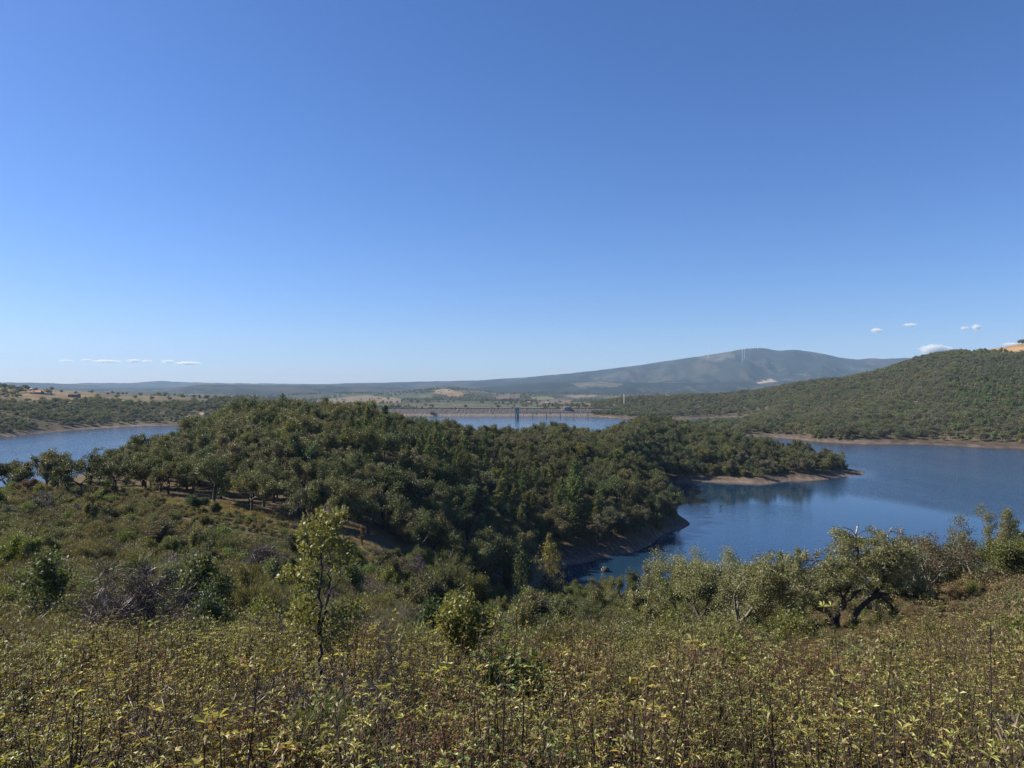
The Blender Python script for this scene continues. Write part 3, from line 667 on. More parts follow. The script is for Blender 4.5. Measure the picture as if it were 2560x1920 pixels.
dam = root("dam", (X(1210, 1500), 1500, 0), 0, 1, "long low embankment dam with dark upper face closing the lake", "dam")
def strip(name, prof, u0, u1, mat_, n=120, jit=0.0, seed=1):
    """a long band across the valley from profile points (depth, height)"""
    rg = np.random.default_rng(seed); us = np.linspace(u0, u1, n); V = []
    for q, (dd, zz) in enumerate(prof):
        for u in us:
            V.append((X(u, 1500) - X(1210, 1500), dd - 1500 + rg.uniform(-jit, jit), zz + rg.uniform(-jit, jit) * .5))
    f = [(i * n + j, i * n + j + 1, (i + 1) * n + j + 1, (i + 1) * n + j) for i in range(len(prof) - 1) for j in range(n - 1)]
    return obj(name, mesh_quads(name, V, f, mat_), dam)
strip("lower_face", [(1474, -2), (1478, 0.2), (1482, 2.2), (1487, 4.6)], 880, 1530, M["stone"], 240, 0.5, 2)
strip("upper_face", [(1487.1, 4.7), (1492, 7.4), (1497, 10.2), (1503, 13.6)], 880, 1530, M["riprap"], 240, 0.6, 3)
strip("crest_road", [(1503.1, 13.7), (1511, 13.7)], 880, 1530, M["road"], 60)
strip("downstream_face", [(1511.1, 13.6), (1530, 5), (1545, 0)], 880, 1530, M["riprap"], 100, 0.4, 4)
w_ = MB(); w_.box((0, 4.0, 14.2), (X(1520, 1500) - X(890, 1500), 0.4, 1.0)); obj("parapet", w_.mesh("parapet", M["road"]), dam)

tw = root("intake_tower", (X(1293, 1399), 1399, 0), 0, 1, "greenish concrete intake tower standing in the lake before the dam", "tower")
w_ = MB(); w_.box((0, 0, 11.8), (7.2, 7.2, 11.0)); obj("shaft", w_.mesh("shaft", M["greenish"]), tw)
for x_, wd_ in ((-2.8, 1.5), (1.3, 4.4)):
    w_ = MB(); w_.box((x_, 0, 1.2), (wd_, 6.5, 10.2)); obj("leg", w_.mesh("leg", M["greenish"]), tw)
w_ = MB(); w_.box((0, 0, 17.9), (9.0, 9.0, 1.0)); rf_ = obj("roof", w_.mesh("roof", M["concrete"]), tw)
w_ = MB(); w_.box((0, 0, 18.7), (8.2, 8.2, 0.4)); obj("coping", w_.mesh("coping", M["greenish"]), rf_)
for x_ in (-2.2, 2.2):
    w_ = MB(); w_.box((x_, -3.6, 14.5), (1.4, 0.24, 2.4)); obj("window", w_.mesh("window", M["glass"]), tw)

fb = root("footbridge", (X(1293, 1399) + 4, 1399, 0), 0, 1, "dark narrow footbridge on slim piers from intake tower to shore", "footbridge")
Lb = X(1508, 1399) - X(1293, 1399) - 4
w_ = MB(); w_.box((Lb / 2, 0, 9.2), (Lb, 2.2, 0.55)); obj("deck", w_.mesh("deck", M["steel"]), fb)
for y_ in (-1.1, 1.1):
    w_ = MB(); w_.box((Lb / 2, y_, 10.75), (Lb, 0.06, 0.07))
    for k in range(60): w_.box((Lb * (k + .5) / 60, y_, 10.17), (0.05, 0.05, 1.05))
    obj("railing", w_.mesh("railing", M["steel"]), fb)
for u in (1332, 1366, 1401, 1435, 1470):
    w_ = MB(); w_.box((X(u, 1399) - X(1293, 1399) - 4, 0, 2.9), (1.0, 1.6, 11.6)); w_.box((X(u, 1399) - X(1293, 1399) - 4, 0, 8.4), (1.8, 2.2, 0.5)); obj("pier", w_.mesh("pier", M["steel"]), fb)

gh = root("gatehouse", (X(1417, 1500), 1500, 11.5), 0, 1, "small pale gatehouse on the dam crest above the footbridge", "gatehouse")
w_ = MB(); w_.box((0, 0, 2.4), (9, 6, 5.6)); obj("wall", w_.mesh("wall", M["greenish"]), gh)
w_ = MB(); w_.box((0, 0, 5.45), (10, 7, 0.45)); obj("roof", w_.mesh("roof", M["white"]), gh)
w_ = MB(); w_.box((-7.6, 0, 0.6), (6, 5, 4), taper=0.6); obj("ramp", w_.mesh("ramp", M["white"]), gh)
for x_ in (-3, 2.8):
    w_ = MB(); w_.box((x_, -3.0, 3.3), (2.0, 0.24, 1.8)); obj("window", w_.mesh("window", M["glass"]), gh)

def house(name, u, d, wd_, dp, hw, hr, wallm, roofm, label, nwin=3, rz=0.0, cat="house", chim=True):
    x_ = X(u, d); z_ = hz(u, d) - 0.4
    e = root(name, (x_, d, z_), rz, 1, label, cat)
    w_ = MB(); w_.box((0, 0, hw / 2), (wd_, dp, hw)); obj("wall", w_.mesh("wall", wallm), e)
    o_ = 0.6; a = np.array([(-wd_ / 2 - o_, -dp / 2 - o_, hw - .1), (wd_ / 2 + o_, -dp / 2 - o_, hw - .1), (wd_ / 2 + o_, dp / 2 + o_, hw - .1), (-wd_ / 2 - o_, dp / 2 + o_, hw - .1), (-wd_ / 2 + hr * .6, 0, hw + hr), (wd_ / 2 - hr * .6, 0, hw + hr)])
    f = [(3, 2, 1, 0), (0, 1, 5, 4), (2, 3, 4, 5), (1, 2, 5, 5), (3, 0, 4, 4)]
    me_ = bpy.data.meshes.new("roof"); me_.from_pydata(a.tolist(), [], [tuple(dict.fromkeys(q)) for q in f]); me_.materials.append(roofm); r_ = obj("roof", me_, e)
    if chim: w_ = MB(); w_.box((wd_ * .25, 1, hw + hr * .8), (.8, .8, 1.6)); obj("chimney", w_.mesh("chimney", wallm), r_)
    for k in range(nwin):
        w_ = MB(); w_.box((-wd_ / 2 + wd_ * (k + .5) / nwin, -dp / 2, hw * .5), (1.2, .24, 1.3)); obj("window", w_.mesh("window", M["glass"]), e)
    w_ = MB(); w_.box((wd_ * .06, -dp / 2, 1.05), (1.1, .3, 2.1)); obj("door", w_.mesh("door", M["brick"]), e)
    return e
house("farmhouse", 92, 1340, 19, 10, 3.4, 3.2, M["brick"], M["tile"], "low farmhouse with red tiled roof below the tan field, far left hill")
house("barn", 118, 1345, 13, 8, 3.0, 1.6, M["concrete"], M["stone"], "pale flat roofed barn adjoining the red roofed farmhouse", 2, 0, "barn", False)
house("barn", 186, 1335, 17, 9, 5.0, 2.0, M["brick"], M["steel"], "dark brown barn among trees right of the red roofed farmhouse", 3, 0, "barn", False)
house("hut", 79, 1390, 5, 4, 4.5, 1.5, M["white"], M["concrete"], "tiny pale hut in the tan field above the red roofed farmhouse", 1, 0, "hut", False)
house("cottage", 2119, 1475, 6, 5, 4.6, 1.2, M["white"], M["concrete"], "left one of two small white cottages on the right hill's ridge", 1, 0, "cottage", False)
house("cottage", 2133, 1475, 5, 5, 5.2, 1.2, M["white"], M["concrete"], "right one of two small white cottages on the right hill's ridge", 1, 0, "cottage", False)
house("farm_shed", 1306, 3000, 24, 12, 4, 2.5, M["white"], M["white"], "long white farm shed in the fields beyond the dam", 4, 0.1, "shed", False)
house("farm_shed", 1322, 2560, 12, 9, 4, 2.5, M["white"], M["tile"], "small farm building below the brown field beyond the dam", 2, 0, "shed", False)
house("farm_shed", 1368, 2600, 10, 8, 4, 2, M["white"], M["concrete"], "small pale shed at the right of the fields beyond the dam", 2, 0, "shed", False)
mz = hz(1560, 1600)
e = root("mast", (X(1560, 1600), 1600, mz), 0, 1, "slim white mast on the scrub slope right of the dam", "mast")
w_ = MB(); w_.tube(np.array([(0, 0, -1), (0, 0, 11), (0, 0, 22.0)]), [0.9, 0.7, 0.5], 6); obj("pole", w_.mesh("pole", M["white"]), e)
w_ = MB(); w_.box((0, 0, 22.3), (2.2, 1.2, 0.5)); obj("head", w_.mesh("head", M["white"]), e)

# wind turbines along the mountain crest
TUR = [(1770.7, 887, 866, 9300), (1817, 876, 867, 9450), (1828.5, 876, 864, 9450), (1842.7, 874, 865, 9450), (1855.8, 896, 867, 8300), (1861, 883, 867, 8900), (1874, 871, 860, 9450), (1877.5, 870, 858.5, 9400), (1883, 870, 859, 9450), (1894, 869, 858, 9400), (1910, 871, 861, 9500), (1976.6, 875, 864, 9450)]
twhere = ["alone at the left of the mountain crest", "left of the main summit, first of three", "left of the main summit, middle of three", "left of the main summit, nearest of three to it", "standing tall and pale against the slope below the summit", "short and pale against the slope beside the tall one", "leftmost of the cluster on the mountain summit", "second from left in the cluster on the summit", "middle of the cluster on the mountain summit", "second from right in the cluster on the summit", "rightmost of the cluster on the mountain summit", "alone on the lower right hump of the mountain"]
for k, ((u, vb, vt, d), wh) in enumerate(zip(TUR, twhere)):
    zg = hz(u, d); ztop = CZ + (HV - vt) / F * d; hh = max(55, ztop - zg); hub = hh * 0.72 if k not in (4, 5) else hh * 0.85
    e = root("wind_turbine", (X(u, d), d, zg), 0, 1, "white wind turbine " + wh, "wind turbine", "wind turbines on the mountain crest")
    w_ = MB(); w_.tube(np.array([(0, 0, -8), (0, 0, hub * .5), (0, 0, hub)]), [2.0, 1.7, 1.3], 8); obj("tower", w_.mesh("tower", M["turb"]), e)
    w_ = MB(); w_.box((0, 1.5, hub + 1.2), (3.4, 9, 3.6)); w_.tube(np.array([(0, -2.5, hub + 1.2), (0, -4, hub + 1.2), (0, -5.5, hub + 1.2)]), [1.8, 1.6, 0.4], 6); obj("nacelle", w_.mesh("nacelle", M["turb"]), e)
    a0 = random.uniform(0, 2); bl = hh * 0.27
    for q in range(3):
        a = a0 + q * 2 * math.pi / 3; w_ = MB()
        w_.tube(np.array([(0, -4.2, hub + 1.2), (math.sin(a) * bl * .3, -4.2, hub + 1.2 + math.cos(a) * bl * .3), (math.sin(a) * bl, -4.2, hub + 1.2 + math.cos(a) * bl)]), [0.7, 0.9, 0.3], 4); obj("blade", w_.mesh("blade", M["turb"]), e)

# clouds low over the horizon, well beyond the haze
m = bpy.data.materials.new("cloud_vapour"); m.use_nodes = True; t = m.node_tree; t.nodes.clear(); M["cloud"] = m
co_ = nd(t, "ShaderNodeOutputMaterial"); cv_ = nd(t, "ShaderNodeVolumePrincipled"); cv_.inputs["Color"].default_value = (1, 1, 1, 1); cv_.inputs["Anisotropy"].default_value = 0.2
tc = nd(t, "ShaderNodeTexCoord"); ln_ = nd(t, "ShaderNodeVectorMath", operation='LENGTH'); t.links.new(tc.outputs["Object"], ln_.inputs[0])
n_ = nd(t, "ShaderNodeTexNoise"); n_.inputs["Scale"].default_value = 2.6; n_.inputs["Detail"].default_value = 6; n_.inputs["Roughness"].default_value = 0.7; t.links.new(tc.outputs["Object"], n_.inputs["Vector"])
a1 = nd(t, "ShaderNodeMath", operation='MULTIPLY_ADD'); a1.inputs[1].default_value = -1.0; a1.inputs[2].default_value = 0.30; t.links.new(ln_.outputs["Value"], a1.inputs[0])
a2 = nd(t, "ShaderNodeMath", operation='ADD'); t.links.new(a1.outputs[0], a2.inputs[0]); t.links.new(n_.outputs[0], a2.inputs[1])
a3 = nd(t, "ShaderNodeMath", operation='MULTIPLY'); a3.inputs[1].default_value = 0.035; a3.use_clamp = True; t.links.new(a2.outputs[0], a3.inputs[0])
t.links.new(a3.outputs[0], cv_.inputs["Density"]); t.links.new(cv_.outputs[0], co_.inputs["Volume"])
CL = [(165, 902, 30, 5, "faint thin white cloud leftmost in the low row over left horizon"), (215, 900, 22, 7, "small white cloud, second from left in the low row"), (266, 903, 56, 7, "long flat white cloud, third from left in the low row"), (334, 902, 30, 9, "puffy white cloud in the middle of the low row at left"), (366, 903, 22, 7, "small white cloud touching the puffy one at its right"), (420, 904, 28, 9, "white cloud second from right in the low row at left"), (470, 908, 54, 8, "long white cloud at the right end of the low row at left"),
      (2340, 874, 74, 24, "largest white cloud resting behind the right hill's skyline"), (2192, 826, 32, 11, "small white puff above the mountain's right shoulder"), (2276, 812, 30, 8, "thin white wisp highest above the mountain's right shoulder"), (2412, 820, 22, 8, "left of two touching white puffs above the right hill"), (2442, 818, 26, 14, "right of two touching white puffs above the right hill"), (2530, 861, 44, 9, "flat white cloud just over the tan field at far right")]
for k, (u, v, wp, hp, lb) in enumerate(CL):
    d = 28000; pp = d / F
    th_, ph_ = np.meshgrid(np.linspace(0, 2 * math.pi, 17)[:-1], np.linspace(-math.pi / 2, math.pi / 2, 9))
    V = np.stack([np.cos(ph_) * np.cos(th_), np.cos(ph_) * np.sin(th_), np.sin(ph_)], -1) + k * 0
    i = np.arange(9 * 16).reshape(9, 16); i2 = np.roll(i, -1, 1); fq = np.stack([i[:-1], i2[:-1], i2[1:], i[1:]], -1).reshape(-1, 4)
    o = obj("cloud", mesh_quads("cloud", V.reshape(-1, 3), fq, M["cloud"], smooth=True)); o.location = (X(u, d), d, CZ + (HV - v) / F * d)
    o.scale = (wp * pp * .8, wp * pp * .35, hp * pp * .72); o.rotation_euler = (0, 0, 0.2 * (k % 3))
    tag(o, lb, "cloud", "small clouds low over the horizon")

# ------------------------------------------------------------------ outline trees: crown clumps drawn from a measured outline, given real depth
def in_poly_pts(rg, poly, n):
    p = np.array(poly, float); lo, hi = p.min(0), p.max(0); o = np.empty((0, 2))
    while len(o) < n:
        q = rg.uniform(lo, hi, (n * 3, 2)); o = np.concatenate([o, q[inpoly(q[:, 0], q[:, 1], poly)]])
    return o[:n]
def outline_tree(name, seed, polys, limbs, base, mpp, leaf, bark, nclump, m, rc, L, W, depth, leaf2=None, dead=(), twig=0.02, sides=7, f2=0.12, gap=0.0):
    """limbs: (points in px, r0, r1, depth sway)"""
    rg = np.random.default_rng(seed); tb = MB()
    def w(pts, y): return np.stack([(pts[:, 0] - base[0]) * mpp, y, (base[1] - pts[:, 1]) * mpp], 1)
    nodes = []
    for pts, r0, r1, sway in limbs:
        p = np.array(pts, float); k = np.linspace(0, 1, len(p)); kk = np.linspace(0, 1, len(p) * 4)
        q = np.stack([np.interp(kk, k, p[:, 0]), np.interp(kk, k, p[:, 1])], 1); q[1:-1] = (q[:-2] + q[1:-1] * 2 + q[2:]) / 4
        q += rg.normal(0, 0.035 / mpp, q.shape) * (kk[:, None] > 0.05)
        P3 = w(q, sway * kk ** 1.3 + rg.normal(0, 0.03, len(kk))); tb.tube(P3, np.linspace(r0, r1, len(kk)) * rg.uniform(.9, 1.12, len(kk)), sides); nodes.append(P3[len(kk) // 4:])
    N_ = np.concatenate(nodes); C = []
    for poly, share in polys:
        q = in_poly_pts(rg, poly, int(nclump * share))
        if gap > 0: q = q[fbm(q[:, 0] * mpp / gap, q[:, 1] * mpp / gap, 2, seed) > -0.22]
        cx = np.mean([a for a, _ in poly]); hw = (max(a for a, _ in poly) - min(a for a, _ in poly)) / 2
        y = rg.uniform(-1, 1, len(q)) * depth * np.sqrt(np.clip(1 - ((q[:, 0] - cx) / (hw * 1.15)) ** 2, 0.1, 1)); C.append(w(q, y))
    C = np.concatenate(C)
    for c in C:
        j = np.argmin(((N_ - c) ** 2).sum(1) + (N_[:, 2] > c[2] + .2) * 0.8); a = N_[j]; md_ = (a + c) / 2 + rg.normal(0, .06, 3) * np.linalg.norm(c - a)
        tb.tube(np.array([a, md_, c]), [twig, twig * .7, twig * .3], 4)
    cb = MB(); s = rg.random(len(C)) < f2 if leaf2 else np.zeros(len(C), bool)
    clump_leaves(cb, rg, C[~s], m, rc, L, W, 0, 0.85, 0.3)
    if s.any(): clump_leaves(cb, rg, C[s], m, rc, L, W, 1, 0.85, 0.3)
    dm = []
    for group_ in dead:
        db = MB()
        for pts, r0, r1, y in group_:
            p = np.array(pts, float); db.tube(w(p, np.full(len(p), y)), np.linspace(r0, r1, len(p)), 6)
        dm.append(db.mesh(name + "_dead", M["deadwood"], True))
    return tb.mesh(name + "_trunk", M[bark], True), cb.mesh(name + "_crown", [M[leaf]] + ([M[leaf2]] if leaf2 else [])), dm

# the broad oak above the bay
D1 = 50.0; k1 = 660 / 2212 * D1 / F
bigo = outline_tree("cork_oak", 11, [
    ([(640, 310), (760, 300), (850, 340), (980, 310), (1100, 340), (1180, 380), (1270, 470), (1300, 600), (1250, 700), (1100, 730), (930, 760), (800, 740), (620, 700), (600, 480)], .60),
    ([(600, 480), (430, 500), (230, 620), (140, 760), (150, 980), (260, 1050), (420, 960), (600, 880), (690, 760)], .34),
    ([(1100, 760), (1280, 740), (1420, 780), (1400, 850), (1200, 850), (1120, 820)], .07), ([(900, 880), (1080, 900), (1140, 1010), (1000, 990)], .05)],
    [([(650, 1200), (645, 1120), (640, 1050), (670, 950), (720, 830), (800, 700), (840, 520), (830, 350)], 0.240, 0.048, .5),
     ([(645, 1110), (560, 970), (440, 920), (300, 950), (250, 1080)], 0.152, 0.040, -1.2), ([(470, 930), (350, 780), (200, 770), (130, 800)], 0.096, 0.024, -.8),
     ([(740, 1210), (745, 1120), (760, 1020), (830, 920), (930, 830), (1040, 790), (1180, 810), (1330, 840), (1400, 820), (1480, 850), (1500, 910)], 0.216, 0.040, -.9),
     ([(930, 830), (1040, 740), (1100, 620), (1200, 480), (1260, 470)], 0.120, 0.032, .9), ([(900, 860), (1000, 830), (1090, 920), (1140, 1000), (1180, 1090)], 0.104, 0.040, -1.0),
     ([(870, 890), (930, 960), (1010, 1015)], 0.056, 0.016, -.6), ([(670, 950), (780, 800), (950, 700), (1050, 500), (1000, 350)], 0.144, 0.032, -.9),
     ([(700, 860), (600, 700), (520, 600), (500, 520)], 0.104, 0.024, 1.2), ([(640, 1080), (580, 1080), (520, 1000), (500, 1080)], 0.072, 0.024, -.8), ([(1390, 850), (1400, 900), (1390, 930)], 0.048, 0.016, -.9)],
    (700, 1150), k1, "oak_n", "bark", 400, 90, 0.31, 0.12, 0.075, 2.6, "oak_a",
    [[([(830, 380), (800, 320), (780, 290), (710, 265)], .06, .03, .3), ([(815, 345), (830, 260), (852, 240)], .055, .035, .3)], [([(1040, 330), (1060, 270), (1080, 250)], .05, .03, -.4), ([(1055, 285), (1110, 290), (1150, 300), (1190, 316)], .05, .02, -.4), ([(1150, 302), (1150, 268)], .03, .02, -.4)], [([(1120, 590), (1200, 590), (1240, 560)], .05, .03, -1.3)], [([(985, 310), (965, 245)], .03, .02, 0)]], twig=0.03, f2=0.3)
bx_ = 1900 + 700 * 660 / 2212
zb_ = hz(bx_, D1); e = root("cork_oak", (X(bx_, D1), D1, CZ - (1240 + 1150 * 660 / 2212 - HV) / F * D1), 0, 1, "broad spreading cork oak with dead pale top branches, above the bay at right", "tree")
obj("trunk", bigo[0], e); obj("crown", bigo[1], e); [obj("dead_branch", q, e) for q in bigo[2]]

# the slim two stemmed oak in the near shrubs
D2 = 13.0; k2 = 320 / 1106 * D2 / F
slim = outline_tree("young_oak", 12, [([(590, 110), (690, 150), (720, 250), (700, 400), (640, 480), (560, 430), (400, 380), (390, 250), (480, 140)], .26), ([(690, 120), (770, 100), (740, 180), (700, 200)], .03), ([(400, 380), (560, 430), (500, 600), (530, 760), (400, 900), (350, 800), (360, 560)], .17), ([(700, 400), (830, 420), (840, 520), (760, 600), (690, 620)], .11),
    ([(220, 610), (330, 580), (350, 690), (240, 700)], .06), ([(300, 900), (500, 880), (560, 1050), (500, 1250), (390, 1250), (290, 1050)], .18), ([(620, 1000), (740, 960), (880, 920), (950, 1020), (860, 1080), (820, 1250), (640, 1280), (580, 1150)], .19)],
    [([(610, 1720), (575, 1500), (558, 1300), (555, 1050), (545, 800), (560, 600), (575, 350), (595, 90)], .034, .008, .05), ([(560, 1180), (605, 1000), (615, 850), (622, 700), (640, 450), (655, 230)], .026, .006, .2), ([(545, 820), (480, 700), (500, 500), (470, 400)], .012, .005, -.2), ([(620, 900), (680, 760), (760, 620), (790, 480)], .012, .005, .3),
     ([(550, 760), (400, 700), (250, 650)], .010, .004, -.1), ([(555, 1250), (700, 1080), (850, 980)], .012, .004, .1), ([(556, 1200), (430, 1080), (330, 980)], .012, .004, -.2)],
    (600, 1640), k2, "youngoak", "bark", 330, 14, 0.085, 0.066, 0.042, 0.45, None, twig=0.0045, sides=6)
e = root("young_oak", (X(640 + 600 * 320 / 1106, D2), D2, CZ - (1240 + 1640 * 320 / 1106 - HV) / F * D2), 0, 1, "slim tall young oak with two dark stems rising from the near shrubs", "tree")
obj("trunk", slim[0], e); obj("crown", slim[1], e)
D3 = 16.0; k3 = 840 / 2212 * D3 / F
slim = outline_tree("young_oak", 13, [([(1190, 780), (1290, 745), (1440, 820), (1430, 900), (1400, 1080), (1250, 1120), (1180, 1050), (1165, 860)], .8), ([(1440, 900), (1540, 880), (1545, 950), (1460, 1000)], .1), ([(1090, 1000), (1190, 960), (1200, 1090), (1100, 1090)], .1)],
    [([(1275, 1290), (1275, 1180), (1280, 1000), (1300, 850), (1290, 770)], .035, .008, 0), ([(1280, 1050), (1360, 950), (1400, 850)], .018, .006, .3), ([(1280, 1080), (1220, 960), (1215, 860)], .018, .006, -.3), ([(1300, 1000), (1420, 970), (1510, 920)], .012, .004, 0), ([(1277, 1130), (1200, 1060), (1130, 1030)], .012, .004, 0)],
    (1275, 1250), k3, "youngoak", "bark", 260, 26, 0.13, 0.07, 0.048, 0.6, "oak_y", twig=0.005, sides=6)
e = root("young_oak", (X(660 + 1275 * 840 / 2212, D3), D3, CZ - (1200 + 1250 * 840 / 2212 - HV) / F * D3), 0, 1, "low rounded young oak in the near shrubs, right of the slim one", "tree")
obj("trunk", slim[0], e); obj("crown", slim[1], e)

# ------------------------------------------------------------------ single trees one can point at
def near_tree(kind, name, u, d, vtop, wpx, seed, label, cat="tree", group=None, **kw):
    z0 = hz(u, d); h = max(1.0, CZ - (vtop - HV) / F * d - z0); w = wpx * d / F
    if kind == "oak":
        nt_ = dict(rc=0.30 + .045 * w, m=110, L=0.13, W=0.085, lev=3, sides=6, minlev=1, flat=.95, trunk=h * (.17 if u > 1500 and d < 100 else .28), r=0.05 * h ** .9 * .75)
        nt_.update(kw); ms = oak_meshes(name, seed, h=h, w=w, **nt_)
    elif kind == "pine": ms = pine_meshes(name, seed, h=h, w=w, m=12, L=0.4, W=0.08, **kw)
    elif kind == "poplar": ms = poplar_meshes(name, seed, h=h, w=w, **kw)
    elif kind == "bush":
        ms = bush_meshes(name, seed, h=h, w=w, **kw); e = root(name, (X(u, d), d, z0), 0, 1, label, cat, group); obj("stems", ms[0], e); obj("foliage", ms[1], e); return e
    return plant(name, ms, (X(u, d), d, z0), 0, 1, label, cat, group)
M["twigs"] = leafmat("bare_twigs", [(0, (0.075, 0.06, 0.055)), (0.6, (0.115, 0.095, 0.085)), (1, (0.16, 0.13, 0.12))], trans=0.05, jitter=0.1)
BARE = dict(leaf="twigs", m=70, L=0.55, W=0.022, minlev=0, bark="twig", rc=0.6, sides=4)
near_tree("oak", "cork_oak", 1850, 52, 1372, 225, 21, "gnarled oak with pale lichened limbs, just left of the broad spreading oak", leaf="oak_n", bark="lichen", minlev=0, bare=.12)
near_tree("oak", "cork_oak", 1752, 60, 1388, 260, 22, "leafy round oak between the small leaning oak and the lichened oak", leaf="oak_n", lev=4, m=60)
near_tree("oak", "cork_oak", 1618, 54, 1436, 125, 23, "small leaning oak with a thin dark trunk at the thicket's middle", leaf="oak_n", bare=.3)
near_tree("oak", "cork_oak", 1795, 90, 1358, 210, 24, "tall olive oak standing behind, nearest the water at centre right", leaf="oak_n", lev=4, m=60)
near_tree("pine", "pine_tree", 1950, 86, 1380, 78, 25, "dark young pine beside the water, left one of the shoreline pair")
near_tree("pine", "pine_tree", 1994, 94, 1372, 70, 26, "dark young pine beside the water, right one of the shoreline pair")
near_tree("oak", "cork_oak", 2068, 80, 1398, 120, 27, "pale olive oak showing left of the broad oak's top", leaf="oak_y")
near_tree("oak", "cork_oak", 2318, 60, 1318, 215, 28, "half bare oak with forked lichened limbs right of the broad oak", leaf="oak_c", bark="lichen", minlev=0, bare=.45, leaf2="rust", m=70)
near_tree("oak", "cork_oak", 2432, 66, 1285, 200, 29, "half bare oak with rusty leaves, leaning left near the right edge", leaf="oak_c", bark="lichen", minlev=0, bare=.4, leaf2="rust", m=70)
near_tree("oak", "cork_oak", 2240, 78, 1322, 140, 30, "grey twiggy oak behind the broad oak's right shoulder", leaf="oak_c", bark="lichen", minlev=0, bare=.3)
near_tree("oak", "cork_oak", 2506, 94, 1264, 125, 31, "umbrella shaped oak highest against the water at the right edge", leaf="oak_a", trunk=3.2)
near_tree("oak", "cork_oak", 2545, 58, 1335, 200, 32, "yellowish leafy oak cut off by the right edge of the view", leaf="oak_y", bark="lichen", minlev=0, lev=4, m=60)
near_tree("oak", "cork_oak", 2380, 95, 1318, 120, 33, "brownish round oak behind the two half bare oaks", leaf="oak_c", leaf2="rust")
near_tree("oak", "cork_oak", 1690, 70, 1436, 150, 34, "low bushy oak left of the leafy round oak", leaf="oak_y")
near_tree("bush", "oak_bush", 1985, 42, 1530, 120, 35, "bright green bush at the foot of the broad spreading oak", "bush", leaf="fresh", stems=40, m=30, L=.12, W=.07, rc=.25)
near_tree("oak", "willow_tree", 1450, 150, 1452, 85, 36, "yellowing round tree at the inlet's near end", leaf="oak_y")
near_tree("oak", "willow_tree", 1505, 145, 1440, 80, 37, "olive tree second along the near bank of the inlet", leaf="oak_a")
near_tree("oak", "willow_tree", 1552, 135, 1432, 85, 38, "green tree third along the near bank of the inlet", leaf="oak_y")
near_tree("oak", "willow_tree", 1600, 110, 1425, 85, 39, "dense green tree where the inlet meets the thicket", leaf="oak_b")
near_tree("oak", "willow_tree", 1660, 105, 1400, 110, 40, "round green tree on the bank below the open bay", leaf="oak_a")
near_tree("poplar", "poplar_tree", 1372, 176, 1338, 98, 41, "tall yellow green poplar at the head of the inlet")
near_tree("poplar", "alder_tree", 1303, 152, 1352, 52, 42, "dark green upright tree left of the yellow poplar", leaf="oak_b", n=90)
near_tree("bush", "willow_shrub", 1345, 84, 1476, 120, 43, "large silvery grey willow shrub below the yellow poplar", "shrub", leaf="willow", stems=60, m=26, L=.16, W=.05, rc=.35)
near_tree("bush", "willow_shrub", 1280, 68, 1522, 95, 44, "silvery grey willow shrub, left of the large one", "shrub", leaf="willow", stems=46, m=24, L=.14, W=.045, rc=.3)
near_tree("bush", "willow_shrub", 1425, 72, 1515, 105, 45, "silvery grey willow shrub, right of the large one", "shrub", leaf="willow", stems=46, m=24, L=.14, W=.045, rc=.3)
near_tree("bush", "willow_shrub", 1210, 50, 1570, 80, 46, "low grey green willow shrub beside the low rounded young oak", "shrub", leaf="willow", stems=40, m=20, L=.12, W=.04, rc=.25)
near_tree("oak", "willow_tree", 1078, 96, 1426, 82, 47, "bright light green sapling in the shadowed hollow", leaf="fresh", m=80)
near_tree("oak", "alder_tree", 985, 98, 1408, 90, 48, "dark green small tree left of the bright sapling", leaf="oak_b")
near_tree("oak", "alder_tree", 930, 104, 1425, 60, 49, "dim green small tree beyond the slim young oak's right side", leaf="oak_a")
near_tree("bush", "broom_shrub", 1125, 112, 1368, 115, 50, "large dome shaped grey green broom in the hollow", "shrub", leaf="broom", stems=60, m=30, L=.4, W=.05, rc=.4, wand=.4)
near_tree("oak", "bare_tree", 470, 74, 1385, 165, 51, "broad leafless grey brown tree in the middle of the left scrub", **BARE)
near_tree("oak", "bare_tree", 300, 60, 1452, 130, 52, "leafless grey tree left of the broad leafless one", **BARE)
near_tree("oak", "bare_tree", 668, 84, 1362, 110, 53, "leafless dark tree behind the tall broom", **BARE)
near_tree("oak", "bare_tree", 262, 40, 1500, 90, 54, "small leafless tree at the edge of the near shrubs, left", **BARE)
near_tree("oak", "bare_tree", 180, 66, 1442, 90, 55, "leafless thin tree furthest left in the scrub", **BARE)
near_tree("oak", "cork_oak", 405, 96, 1298, 85, 56, "single olive oak upright in the left scrub", leaf="oak_c")
near_tree("oak", "cork_oak", 45, 70, 1335, 90, 57, "fresh green small tree at the left edge of the scrub", leaf="fresh")
near_tree("bush", "holly_bush", 525, 34, 1462, 86, 58, "dense dark green bush left of the tall broom", "bush", leaf="oak_b", stems=60, m=40, L=.09, W=.06, rc=.2)
near_tree("poplar", "willow_tree", 535, 58, 1405, 66, 59, "upright yellow green willow behind the dense dark bush", leaf="fresh", n=80, rc=.35, L=.16, W=.06)
near_tree("bush", "broom_shrub", 645, 42, 1438, 200, 60, "wide tall olive broom left of the slim young oak", "shrub", leaf="broom", stems=120, m=26, L=.32, W=.018, rc=.2, wand=.8, lob=3)
near_tree("bush", "broom_shrub", 880, 40, 1490, 150, 61, "wide olive broom right of the slim young oak", "shrub", leaf="broom", stems=90, m=24, L=.3, W=.018, rc=.2, wand=.6, lob=3)
near_tree("oak", "cork_oak", 488, 137, 1236, 56, 62, "small dark tree standing alone on the dry grass strip", leaf="oak_b")
near_tree("oak", "cork_oak", 538, 136, 1256, 30, 63, "tiny round tree on the dry grass, right of the small dark one", leaf="oak_a")
